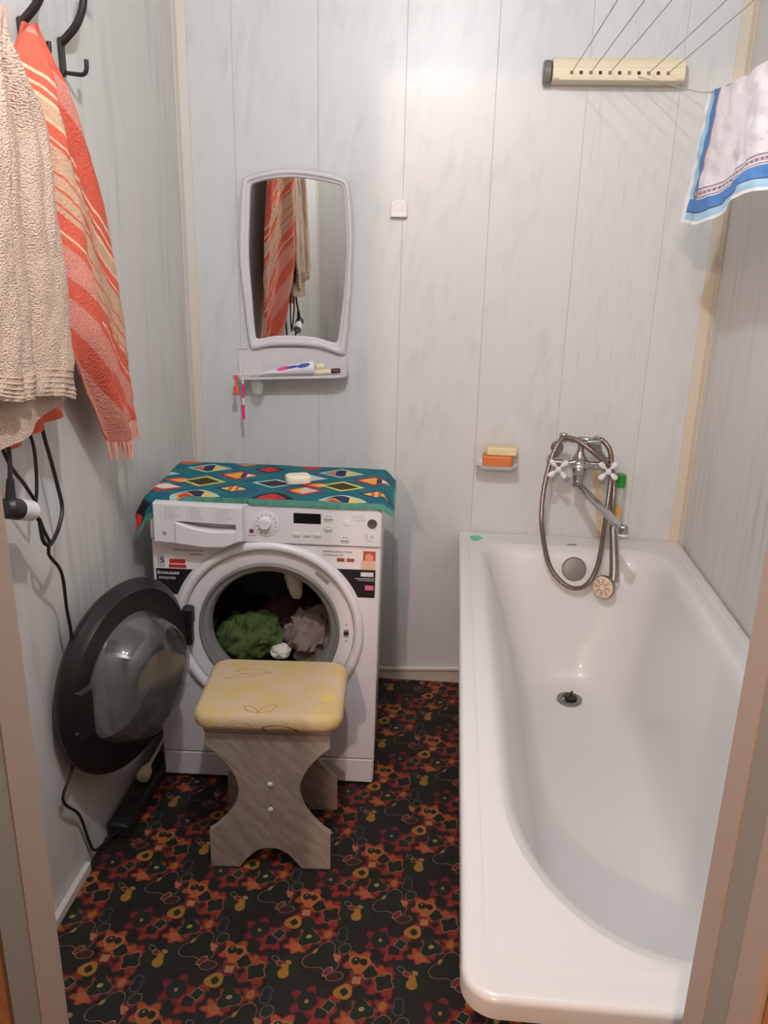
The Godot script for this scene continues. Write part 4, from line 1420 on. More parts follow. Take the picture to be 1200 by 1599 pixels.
# ------------------------------------------------------------------ things on and in the machine
func build_runner() -> void:
	# cloth coordinates: s to the right, q from the back hem towards the front hem (metres along the cloth)
	var nu := 76
	var nv := 52
	var n := noise(60, 4.0, 2)
	var P := []
	var U := []
	var yt := 0.8425
	for i in nv + 1:
		var row := []
		var ur := []
		for j in nu + 1:
			var fs := float(j) / nu
			var fq := float(i) / nv
			var s := -0.055 + fs * 0.687
			# the left corner reaches further forward and falls over the machine's edge
			var q := 0.012 + fq * (0.342 + 0.055 * clampf((0.10 - s) / 0.11, 0.0, 1.0))
			var x := s
			var y := yt + 0.0022 * (n.get_noise_2d(s, q) + 0.4)
			var z := -0.340 + q
			var edge := 0.0
			if s < edge:
				var d := edge - s
				x = edge - minf(d, 0.010) - maxf(d - 0.010, 0.0) * lerpf(0.35, 0.55, fq)
				y -= maxf(d - 0.003, 0.0) * lerpf(0.80, 0.95, fq)
			if s > 0.594:
				var d := s - 0.594
				x = 0.594 + d * 0.82
				y -= d * (0.85 + 0.35 * sin(fq * 11.0))
			if z > -0.004:
				var d := z + 0.004
				z = -0.004 + minf(d, 0.012)
				y -= maxf(d - 0.004, 0.0)
			if fq > 0.93 and s > 0.10 and s < 0.26:
				z = minf(z, 0.0015)
			row.append(Vector3(x, y, z))
			ur.append(Vector2(fs, minf((q - 0.012) / 0.419, 0.935) if fq < 0.955 else 0.97))
		P.append(row); U.append(ur)
	var mb := MB.new()
	mb.sheet(P, U, 0.0035)
	var o := obj("table_runner", mb, M.runner, self, 60.0)
	o.position = Vector3(0.0686, 0.0008, 0.6413)
	o.rotation = Vector3(0, 0.0532, -0.0107)
	tag(o, "teal woven cloth with coloured diamonds on the washing machine", "cloth")
	# soap on it
	var s := soft_slab(-0.034, 0.034, -0.024, 0.024, 0.0, 0.025, 0.016, 0.008)
	var so := obj("soap_bar", s, M.ivory)
	so.position = Vector3(0.430, 0.8415, 0.468)
	so.rotation.y = 0.35
	tag(so, "ivory bar of soap lying on the patterned teal cloth", "soap")

func lump(rx: float, ry: float, rz: float, seed_: int, amp: float, freq: float, ridge := 0.0) -> MB:
	var mb := MB.new()
	var n := noise(seed_, freq, 3)
	var rows := []
	for i in range(1, 20):
		var th := PI * i / 20.0
		var l := []
		for j in 36:
			var ph := TAU * j / 36.0
			var d := Vector3(sin(th) * cos(ph), cos(th), sin(th) * sin(ph))
			var k := 1.0 + amp * n.get_noise_3dv(d)
			if ridge > 0.0:
				k += ridge * absf(sin(9.0 * (d.x * 0.8 + d.y) + 2.0 * n.get_noise_3dv(d * 0.6)))
			l.append(Vector3(d.x * rx, d.y * ry, d.z * rz) * k)
		rows.append(l)
	mb.loft(rows)
	return mb

func build_laundry() -> void:
	var place := Transform3D(Basis.from_euler(Vector3(0, 0.0532, -0.0107)), Vector3(0.0686, 0.0, 0.6413))
	var items := [
		["green_garment", lump(0.092, 0.066, 0.07, 5, 0.45, 1.9, 0.10), M.green_cloth, Vector3(0.228, 0.385, -0.140), 0.2, "green garment with black print lying in the washing machine drum"],
		["grey_garment", lump(0.076, 0.070, 0.07, 6, 0.4, 1.8, 0.14), M.mauve_cloth, Vector3(0.412, 0.398, -0.145), 0.4, "greyish mauve crumpled garment in the washing machine drum"],
		["dark_red_garment", lump(0.075, 0.080, 0.05, 7, 0.4, 1.8, 0.10), M.maroon_cloth, Vector3(0.322, 0.420, -0.215), 0.0, "dark maroon garment between green and grey laundry in the drum"],
		["navy_garment", lump(0.12, 0.060, 0.045, 8, 0.35, 1.5, 0.06), M.navy_cloth, Vector3(0.265, 0.545, -0.235), 0.0, "dark navy garment at the back of the washing machine drum"],
		["cream_garment", lump(0.026, 0.02, 0.026, 9, 0.3, 1.5, 0.06), M.white_cloth, Vector3(0.322, 0.372, -0.085), 0.0, "small cream garment at the front of the drum"],
		["white_garment", lump(0.022, 0.058, 0.018, 10, 0.3, 1.5, 0.08), M.white_cloth, Vector3(0.350, 0.575, -0.14), 0.15, "white cloth strip hanging high in the washing machine drum"]]
	for e in items:
		var o := obj(e[0], e[1], e[2], self, 70.0)
		o.transform = place * Transform3D(Basis(Vector3(0, 0, 1), e[4]), e[3])
		tag(o, e[5], "laundry", "laundry in the drum")

# ------------------------------------------------------------------ stool
func build_stool() -> void:
	var t := thing("stool", "low stool with pale padded seat and cut-out board legs", "stool", Vector3(0.437, 0.0, 0.845))
	t.rotation.y = 0.065
	# seat cushion with cloth cover
	var mb := soft_slab(-0.174, 0.174, -0.140, 0.140, 0.394, 0.438, 0.045, 0.019, 10)
	for k in mb.v.size():
		var p := mb.v[k]
		# gently crowned top
		if p.y > 0.42:
			mb.v[k].y += 0.006 * (1.0 - pow(p.x / 0.174, 2.0)) * (1.0 - pow(p.z / 0.14, 2.0))
		mb.uv[k] = Vector2((p.x + 0.18) / 0.36, (p.z + 0.15 - (p.y - 0.416) * 0.8) / 0.31)
	obj("seat_cushion", mb, M.seat, t, 60.0)
	mb = MB.new()
	mb.box2(Vector3(-0.150, 0.380, -0.118), Vector3(0.150, 0.3945, 0.118), 0.002)
	obj("seat_board", mb, M.stool_board, t)
	# leg outline: shoulders, waist, spreading foot with an arch
	var half := [Vector2(0.146, 0.3795), Vector2(0.146, 0.345)]
	for i in range(1, 24):
		var s := i / 24.0
		var y := lerpf(0.345, 0.105, s)
		var w := 0.146 - 0.073 * pow(sin(PI * clampf(s * 1.0, 0.0, 1.0)), 0.85)
		half.append(Vector2(w, y))
	half.append(Vector2(0.147, 0.105))
	half.append(Vector2(0.147, 0.001))
	half.append(Vector2(0.076, 0.001))
	for i in range(1, 12):
		var a := PI * 0.5 * i / 12.0
		half.append(Vector2(0.074 * cos(a) * (1.0 - 0.18 * sin(a * 2.0)), 0.001 + 0.058 * sin(a)))
	var poly := PackedVector2Array()
	for p in half:
		poly.append(p)
	poly.append(Vector2(0, 0.059))
	for i in range(half.size() - 1, -1, -1):
		poly.append(Vector2(-half[i].x, half[i].y))
	for s in [1.0, -1.0]:
		mb = MB.new()
		mb.extrude(poly, s * 0.104, s * 0.120, 0.0012)
		obj("leg", mb, M.stool_board, t, 30.0)
	mb = MB.new()
	mb.box2(Vector3(-0.008, 0.155, -0.1035), Vector3(0.008, 0.255, 0.1035), 0.001)
	obj("stretcher", mb, M.stool_board, t)
	for s in [1.0, -1.0]:
		for y in [0.172, 0.243]:
			mb = MB.new()
			mb.lathe(Vector3(0.003, y, s * 0.120), Vector3(0, 0, s), [[0.0068, 0.0], [0.0066, 0.0015], [0.004, 0.003], [0.0005, 0.0034]], 18)
			obj("screw_cap", mb, M.white_plastic, t)

# ------------------------------------------------------------------ mirror, shelf and what stands on it
func resample(pts: Array, n: int) -> Array:
	var c := Curve2D.new()
	var m := pts.size()
	var corner := {0: true, 4: true, 8: true, 12: true}
	for i in m + 1:
		var p: Vector2 = pts[i % m]
		var a: Vector2 = pts[(i + m - 1) % m]
		var b: Vector2 = pts[(i + 1) % m]
		var tg := (b - a) / 6.0
		if corner.has(i % m):
			c.add_point(p, -tg * 0.45, tg * 0.45)
		else:
			c.add_point(p, -tg, tg)
	c.bake_interval = 0.003
	var out := []
	# equal share of points for every stretch so that the two outlines correspond
	for i in m:
		for k in n:
			out.append(c.sample(i, float(k) / n))
	return out

func build_mirror() -> void:
	var ox := 0.345
	var oy := 1.40
	var t := thing("wall_mirror", "mirror in a pale curved plastic frame above the washing machine", "mirror", Vector3(ox, oy, 0.0105))
	t.rotation = Vector3(0.037, -0.024, 0.0)
	var outer := [[0.193, 1.632], [0.264, 1.656], [0.341, 1.665], [0.427, 1.658], [0.504, 1.636], [0.517, 1.553], [0.520, 1.471], [0.514, 1.307], [0.497, 1.134], [0.421, 1.149], [0.345, 1.153], [0.269, 1.149], [0.199, 1.139], [0.183, 1.277], [0.174, 1.413], [0.180, 1.522]]
	var inner := [[0.217, 1.616], [0.274, 1.633], [0.340, 1.639], [0.417, 1.633], [0.488, 1.616], [0.498, 1.519], [0.500, 1.421], [0.490, 1.296], [0.471, 1.168], [0.400, 1.180], [0.335, 1.183], [0.275, 1.180], [0.216, 1.172], [0.207, 1.298], [0.202, 1.414], [0.208, 1.522]]
	var O := []
	var I := []
	for p in outer:
		O.append(Vector2(p[0] - ox, p[1] - oy))
	for p in inner:
		I.append(Vector2(p[0] - ox, p[1] - oy))
	O = resample(O, 6)
	I = resample(I, 6)
	var loops := []
	for e in [[0.0, 0.0], [-0.01, 0.010], [0.05, 0.018], [0.2, 0.023], [0.42, 0.0245], [0.6, 0.021], [0.72, 0.016], [0.82, 0.0165], [0.92, 0.0145], [1.0, 0.009], [1.0, 0.0]]:
		var l := []
		for i in O.size():
			var p: Vector2 = O[i].lerp(I[i], e[0])
			l.append(Vector3(p.x, p.y, e[1]))
		loops.append(l)
	var mb := MB.new()
	mb.ring(loops)
	obj("frame", mb, M.frame_plastic, t, 50.0)
	mb = MB.new()
	var g0 := []
	var g1 := []
	for i in I.size():
		var p: Vector2 = I[i].lerp(O[i], 0.12)
		g0.append(Vector3(p.x, p.y, 0.002))
		g1.append(Vector3(p.x, p.y, 0.006))
	mb.loft([g0, g1])
	obj("glass", mb, M.mirror, t, 30.0)

func build_shelf() -> void:
	var t := thing("wall_shelf", "narrow pale plastic bathroom shelf under the mirror", "shelf", Vector3(0.158, 1.047, 0.001))
	t.rotation.z = 0.055
	var mb := MB.new()
	# back plate with two raised arches
	mb.box2(Vector3(0.0, 0.0, 0.0), Vector3(0.345, 0.090, 0.004), 0.0015)
	mb.box2(Vector3(0.004, 0.087, 0.0), Vector3(0.035, 0.092, 0.008), 0.0015)
	obj("back_plate", mb, M.frame_plastic, t)
	for x in [0.105, 0.225]:
		mb = MB.new()
		var poly := PackedVector2Array([Vector2(x - 0.024, 0.004), Vector2(x + 0.024, 0.004)])
		for i in 13:
			var a := PI * i / 12.0
			poly.append(Vector2(x + 0.024 * cos(a), 0.052 + 0.016 * sin(a)))
		mb.extrude(poly, 0.0035, 0.007, 0.002)
		obj("raised_arch", mb, M.frame_plastic, t)
	# tray with rim
	mb = MB.new()
	var r0 := [Vector2(0.004, 0.004), Vector2(0.004, 0.004), Vector2(0.035, 0.035), Vector2(0.02, 0.02)]
	var r1 := [Vector2(0.003, 0.003), Vector2(0.003, 0.003), Vector2(0.033, 0.033), Vector2(0.018, 0.018)]
	mb.loft([rrect(0.0, 0.352, 0.002, 0.088, 0.004, r0), rrect(0.0, 0.352, 0.002, 0.088, 0.0105, r0), rrect(0.002, 0.350, 0.004, 0.086, 0.011, r1), rrect(0.0025, 0.3495, 0.0045, 0.0855, 0.008, r1)])
	obj("tray", mb, M.frame_plastic, t)
	mb = MB.new()
	mb.extrude(PackedVector2Array([Vector2(0.004, 0.012), Vector2(0.086, 0.012), Vector2(0.070, 0.022), Vector2(0.020, 0.032), Vector2(0.004, 0.04)]), 0.0, 0.003, 0.001)
	mb.xform(Transform3D(Basis(Vector3(0, 0, 1), Vector3(0, 1, 0), Vector3(-1, 0, 0)), Vector3(0.351, 0.0, 0.0)))
	obj("end_cheek", mb, M.frame_plastic, t)
	# cup ring hanging below the tray
	mb = MB.new()
	mb.lathe(Vector3(0.068, 0.0105, 0.055), Vector3(0, -1, 0), [[0.022, -0.001], [0.0225, 0.004], [0.0205, 0.040], [0.014, 0.056], [0.002, 0.060]], 28)
	obj("cup", mb, M.clear, t)
	mb = MB.new()
	mb.lathe(Vector3(0.068, 0.0095, 0.055), Vector3(0, 1, 0), [[0.0215, -0.0005], [0.0215, 0.0016]], 28)
	obj("cup_mouth", mb, M.grey_plastic, t)
	# toothbrush holder notch
	var place := Transform3D(Basis(Vector3(0, 0, 1), 0.055), Vector3(0.158, 1.047, 0.001))
	# toothpaste tube
	var tt := thing("toothpaste_tube", "white toothpaste tube with blue and pink print on the shelf", "toothpaste")
	tt.transform = place * Transform3D(Basis(Vector3(0, 1, 0), 0.10) * Basis(Vector3(0, 0, 1), 0.07).scaled(Vector3(1.12, 1.2, 1.1)), Vector3(0.192, 0.0265, 0.058))
	mb = MB.new()
	var loops := []
	for e in [[-0.095, 0.0012, 0.022], [-0.085, 0.004, 0.022], [-0.03, 0.0115, 0.0195], [0.02, 0.015, 0.017], [0.050, 0.0175, 0.0165], [0.056, 0.014, 0.013]]:
		var l := []
		for i in 24:
			var a := TAU * i / 24.0
			l.append(Vector3(e[0], e[1] * sin(a) + 0.002, e[2] * cos(a)))
		loops.append(l)
	mb.loft(loops)
	obj("tube", mb, M.white_plastic, tt)
	mb = MB.new()
	mb.lathe(Vector3(0.059, 0.002, 0), Vector3(1, 0, 0), [[0.009, 0.0], [0.0095, 0.002], [0.0085, 0.022], [0.007, 0.024]], 20)
	obj("cap", mb, M.cream_plastic, tt)
	for e in [[-0.045, -0.014, 0.010, 0.0085, M.pink], [0.012, 0.040, 0.009, 0.0125, M.blue_print], [-0.020, 0.008, 0.006, 0.0107, M.blue_print]]:
		mb = MB.new()
		var pl := PackedVector2Array()
		for i in 20:
			var a := TAU * i / 20.0
			var w: float = (e[1] - e[0]) * 0.5
			pl.append(Vector2((e[0] + e[1]) * 0.5 + w * 1.25 * cos(a), e[2] * sin(a) * 0.55 + 0.1 * w * cos(a)))
		mb.extrude(pl, 0.0, 0.004)
		mb.xform(Transform3D(Basis(Vector3(1, 0, 0), -0.55), Vector3(0, 0.002 + float(e[3]) * 0.62, 0.0135)))
		obj("print", mb, e[4], tt)
	# small tube with a dark cap
	tt = thing("cream_tube", "small white tube with a dark wine red cap on the shelf", "tube")
	tt.transform = place * Transform3D(Basis(Vector3(0, 1, 0), 0.06) * Basis(Vector3(0, 0, 1), 0.03), Vector3(0.288, 0.0190, 0.050))
	mb = MB.new()
	mb.lathe(Vector3(-0.045, 0, 0), Vector3(1, 0, 0), [[0.004, 0.0], [0.0085, 0.006], [0.009, 0.055], [0.0075, 0.06]], 20)
	obj("tube", mb, M.cream_plastic, tt)
	mb = MB.new()
	mb.lathe(Vector3(0.0155, 0, 0), Vector3(1, 0, 0), [[0.0075, 0.0], [0.008, 0.002], [0.0075, 0.026], [0.006, 0.028]], 20)
	obj("cap", mb, M.wine, tt)
	# toothbrush hanging through the notch, head above the tray
	tt = thing("toothbrush", "pink and white toothbrush hanging at the shelf end", "toothbrush")
	tt.transform = place * Transform3D(Basis(), Vector3(0.028, 0.0, 0.092))
	mb = MB.new()
	mb.tube(smooth_path([Vector3(0.008, 0.052, -0.002), Vector3(0.007, 0.03, 0.0), Vector3(0.005, 0.0, 0.0), Vector3(0.003, -0.045, 0.0), Vector3(0.0, -0.075, 0.0)], 0.008), 0.0028, 10, 0.0042)
	obj("stem", mb, M.white_plastic, tt)
	mb = MB.new()
	mb.tube([Vector3(0.0065, -0.008, 0.0012), Vector3(0.004, -0.028, 0.0012), Vector3(0.003, -0.050, 0.0008)], 0.0052, 12, 0.004)
	obj("upper_grip", mb, M.pink, tt)
	mb = MB.new()
	mb.tube([Vector3(0.0, -0.072, 0.0), Vector3(-0.001, -0.085, 0.0), Vector3(-0.0015, -0.105, 0.0), Vector3(-0.001, -0.118, 0.0)], 0.0055, 12, 0.005)
	obj("grip", mb, M.pink, tt)
	mb = MB.new()
	mb.box2(Vector3(0.0035, 0.030, 0.0005), Vector3(0.0105, 0.055, 0.010), 0.001)
	obj("bristles", mb, M.white_plastic, tt)
	# coral brush cover hooked over the tray lip
	tt = thing("brush_cap", "short coral red toothbrush cover hooked at the shelf end", "brush cover")
	tt.transform = place * Transform3D(Basis(), Vector3(0.012, 0.0, 0.0935))
	mb = MB.new()
	mb.box2(Vector3(-0.008, -0.040, -0.003), Vector3(0.007, -0.012, 0.006), 0.002)
	mb.box2(Vector3(-0.010, 0.010, -0.004), Vector3(0.012, 0.013, 0.002), 0.001)
	mb.box2(Vector3(-0.010, 0.016, -0.004), Vector3(0.012, 0.019, 0.002), 0.001)
	mb.box2(Vector3(-0.004, -0.014, -0.003), Vector3(0.003, 0.018, 0.001), 0.0008)
	obj("cover", mb, M.coral, tt)

# ------------------------------------------------------------------ small things on the back wall
func build_wall_items() -> void:
	# white plastic hook plate
	var t := thing("wall_hook", "small square white plastic hook on the back wall", "hook", Vector3(0.6535, 1.537, 0.0006))
	var mb := MB.new()
	var pl := PackedVector2Array()
	for p in rrect(-0.026, 0.026, 0.0, 0.052, 0.0, [Vector2(0.004, 0.004), Vector2(0.004, 0.004), Vector2(0.013, 0.013), Vector2(0.013, 0.013)], 5):
		pl.append(Vector2(p.x, p.z))
	mb.extrude(pl, 0.0, 0.014, 0.004)
	obj("plate", mb, M.white_plastic, t)
	mb = MB.new()
	mb.lathe(Vector3(-0.002, 0.029, 0.0139), Vector3(0, 0, 1), [[0.015, 0.0], [0.0145, 0.0012], [0.0125, 0.0012], [0.0115, 0.0002]], 28)
	obj("boss", mb, M.white_plastic, t)
	mb = MB.new()
	mb.box2(Vector3(-0.025, 0.0, 0.002), Vector3(0.025, 0.005, 0.022), 0.0015)
	obj("ledge", mb, M.white_plastic, t)
	# soap dish with two bars
	t = thing("soap_dish", "small white soap dish on the wall beside the tap", "soap dish", Vector3(0.985, 0.800, 0.0006))
	mb = MB.new()
	var tilt := 0.02
	mb.loft([rrect(-0.050, 0.050, 0.0, 0.070, -0.004, rr4(0.01)), rrect(-0.062, 0.064, 0.0, 0.080, 0.008, rr4(0.014)), rrect(-0.066, 0.067, 0.0, 0.084, 0.0115, rr4(0.015)), rrect(-0.060, 0.062, 0.003, 0.079, 0.009, rr4(0.013)), rrect(-0.050, 0.050, 0.004, 0.07, 0.001, rr4(0.01))])
	obj("tray", mb, M.white_plastic, t)
	mb = MB.new()
	mb.box2(Vector3(-0.03, -0.002, 0.0), Vector3(0.055, 0.034, 0.003), 0.001)
	obj("back_plate", mb, M.white_plastic, t)
	mb = soft_slab(-0.046, 0.046, -0.026, 0.026, 0.0, 0.036, 0.007, 0.005)
	for k in mb.v.size():
		var p := mb.v[k]
		# shallow hollow pressed into the front face
		if p.z > 0.02 and absf(p.y - 0.018) < 0.012:
			mb.v[k].z -= 0.0025
	var o := obj("soap_bar", mb, M.soap_orange)
	o.position = Vector3(0.988, 0.8025, 0.040)
	tag(o, "orange bar of soap lying in the white soap dish", "soap")
	mb = soft_slab(-0.048, 0.048, -0.024, 0.024, 0.0, 0.026, 0.007, 0.005)
	o = obj("soap_bar", mb, M.soap_yellow)
	o.position = Vector3(1.000, 0.8390, 0.039)
	tag(o, "pale yellow bar of soap stacked on the orange soap", "soap")
	# slim bottle behind the tap
	t = thing("bottle", "slim clear bottle with a green cap on the bathtub rim", "bottle", Vector3(1.374, 0.5665, 0.040))
	mb = MB.new()
	mb.lathe(Vector3.ZERO, Vector3(0, 1, 0), [[0.017, 0.0], [0.0185, 0.003], [0.0185, 0.178], [0.014, 0.192], [0.0125, 0.198]], 28)
	obj("body", mb, M.clear, t)
	mb = MB.new()
	mb.lathe(Vector3(-0.001, 0.055, 0.0), Vector3(0, 1, 0), [[0.0187, 0.0], [0.0190, 0.001], [0.0190, 0.066], [0.0187, 0.067]], 28)
	obj("label", mb, M.orange_liquid, t)
	mb = MB.new()
	mb.lathe(Vector3(0, 0.185, 0), Vector3(0, 1, 0), [[0.0190, 0.0], [0.0195, 0.002], [0.0195, 0.034], [0.0178, 0.040], [0.001, 0.041]], 28)
	obj("cap", mb, M.green_cap, t)

func build_clothesline() -> void:
	var t := thing("clothesline_box", "yellowed retractable clothesline box high on the back wall", "clothesline", Vector3(1.066, 1.894, 0.0006))
	var L := 0.353
	var mb := MB.new()
	# moulded profile along x (z, y)
	var prof := PackedVector2Array([Vector2(0.0, 0.0), Vector2(0.050, 0.0), Vector2(0.060, 0.005), Vector2(0.064, 0.010), Vector2(0.064, 0.034), Vector2(0.060, 0.036), Vector2(0.058, 0.050), Vector2(0.050, 0.060), Vector2(0.0, 0.060)])
	mb.extrude(prof, 0.0, L, 0.002)
	mb.xform(Transform3D(Basis(Vector3(0, 0, 1), Vector3(0, 1, 0), Vector3(1, 0, 0)), Vector3.ZERO))
	obj("housing", mb, M.cream_plastic, t)
	mb = MB.new()
	mb.box2(Vector3(0.018, 0.002, 0.058), Vector3(L - 0.02, 0.009, 0.066), 0.002)
	obj("lower_lip", mb, M.cream_plastic, t)
	for k in 11:
		mb = MB.new()
		mb.box(Vector3(0.050 + 0.0256 * k, 0.021, 0.0635), Vector3(0.009, 0.009, 0.003), 0.001)
		obj("line_stop", mb, M.brown if k in [0, 2, 4, 6, 8, 10] else M.hole_dark, t)
	mb = MB.new()
	mb.lathe(Vector3(-0.002, 0.026, 0.034), Vector3(-1, 0, 0), [[0.026, 0.0], [0.030, 0.003], [0.030, 0.018], [0.026, 0.022], [0.001, 0.022]], 32)
	obj("winder_knob", mb, M.grey_plastic, t)
	# cords stretched to the door wall, some bars still inside
	for k in [0, 2, 4, 8, 10]:
		mb = MB.new()
		var x: float = 0.050 + 0.0256 * k
		mb.tube(smooth_path([Vector3(x, 0.021, 0.064), Vector3(x, 0.030, 0.66), Vector3(x, 0.060, FRONT_Z - 0.004)], 0.1), 0.0011, 6)
		obj("line", mb, M.cord_grey, t)
	mb = MB.new()
	var o := Vector3(1.066, 1.894, 0.0006)
	mb.tube(smooth_path([Vector3(0.050 + 0.0256 * 7, 0.012, 0.064), Vector3(1.352, 1.850, 0.27) - o, Vector3(1.386, 1.812, 0.44) - o, Vector3(1.390, 1.805, 0.62) - o, Vector3(1.390, 1.815, 0.86) - o, Vector3(1.380, 1.94, FRONT_Z - 0.004) - o], 0.03), 0.0012, 6)
	obj("slack_line", mb, M.cord_grey, t)
	# tea towel over the slack line
	var P := []
	var U := []
	var n := noise(72, 3.0, 2)
	var nu := 40
	var nv := 36
	for i in nv + 1:
		var row := []
		var ur := []
		var v := float(i) / nv
		for j in nu + 1:
			var u := float(j) / nu
			var z := 0.445 + u * 0.50
			var top := 1.812 - 0.010 * sin(PI * clampf(u * 1.1, 0.0, 1.0))
			var hgt := 0.282 - 0.045 * smoothstep(0.25, 0.9, u)
			z -= 0.060 * v * (1.0 - u) * 1.1
			var x := 1.388 - 0.014 * v + 0.009 * v * sin(u * 13.0 + 0.6) + 0.006 * n.get_noise_2d(u * 2.0, v * 1.5)
			row.append(Vector3(x, top - hgt * v + 0.0015, z))
			ur.append(Vector2(u * 0.98 + 0.01, v))
		P.append(row); U.append(ur)
	# short back fall behind the line
	mb = MB.new()
	mb.sheet(P, U, 0.0016)
	var tw := obj("tea_towel", mb, M.tea, self, 70.0)
	tag(tw, "thin white tea towel with blue border hanging on a line", "towel")

# ------------------------------------------------------------------ left wall: hooks, towels, cables
func build_hooks() -> void:
	var proto: Node3D = null
	var zs := [0.762, 0.927, 1.092]
	var labels := ["black double coat hook with nothing hanging on it", "black double coat hook holding the orange striped towel", "black double coat hook holding the beige terry towel"]
	for i in 3:
		var t: Node3D
		if proto == null:
			t = thing("coat_hook", labels[0], "hook", Vector3(0.0006, 1.80, zs[0]), "coat hooks on the wall")
			proto = t
			var mb := MB.new()
			mb.box2(Vector3(0.0, -0.022, -0.010), Vector3(0.009, 0.050, 0.010), 0.003)
			obj("base", mb, M.hook_metal, t)
			mb = MB.new()
			mb.tube(smooth_path([Vector3(0.006, 0.040, 0), Vector3(0.020, 0.052, 0), Vector3(0.040, 0.072, 0), Vector3(0.055, 0.100, 0), Vector3(0.062, 0.130, 0), Vector3(0.072, 0.165, 0), Vector3(0.090, 0.185, 0)], 0.01), 0.0085, 12, 0.0075)
			mb.lathe(Vector3(0.088, 0.182, 0), Vector3(0.7, 0.6, 0), [[0.006, 0.0], [0.011, 0.006], [0.011, 0.012], [0.006, 0.018]], 16)
			obj("upper_arm", mb, M.hook_metal, t)
			mb = MB.new()
			mb.tube(smooth_path([Vector3(0.006, -0.014, 0), Vector3(0.030, -0.017, 0), Vector3(0.047, -0.017, 0), Vector3(0.054, -0.008, 0), Vector3(0.055, 0.010, 0)], 0.004), 0.0042, 10, 0.0048)
			obj("lower_hook", mb, M.hook_metal, t)
		else:
			t = proto.duplicate()
			t.name = "coat_hook_%03d" % i
			add_child(t)
			t.position = Vector3(0.0006, 1.80, zs[i])
			t.set_meta("label", labels[i])

func interp(l: Array, s: float) -> Vector3:
	var f := s * (l.size() - 1)
	var i := clampi(int(f), 0, l.size() - 2)
	var k := f - i
	return l[i].cubic_interpolate(l[i + 1], l[maxi(i - 1, 0)], l[mini(i + 2, l.size() - 1)], k)

func drape(R: Array, L: Array, nu: int, nv: int, fold: Callable, uvf: Callable, th: float) -> MB:
	var P := []
	var U := []
	for i in nv + 1:
		var v := float(i) / nv
		var a := interp(R, v)
		var b := interp(L, v)
		var row := []
		var ur := []
		for j in nu + 1:
			var u := float(j) / nu
			var p := a.lerp(b, u)
			p += fold.call(u, v, p)
			row.append(p)
			ur.append(uvf.call(p))
		P.append(row); U.append(ur)
	var mb := MB.new()
	mb.sheet(P, U, th)
	return mb

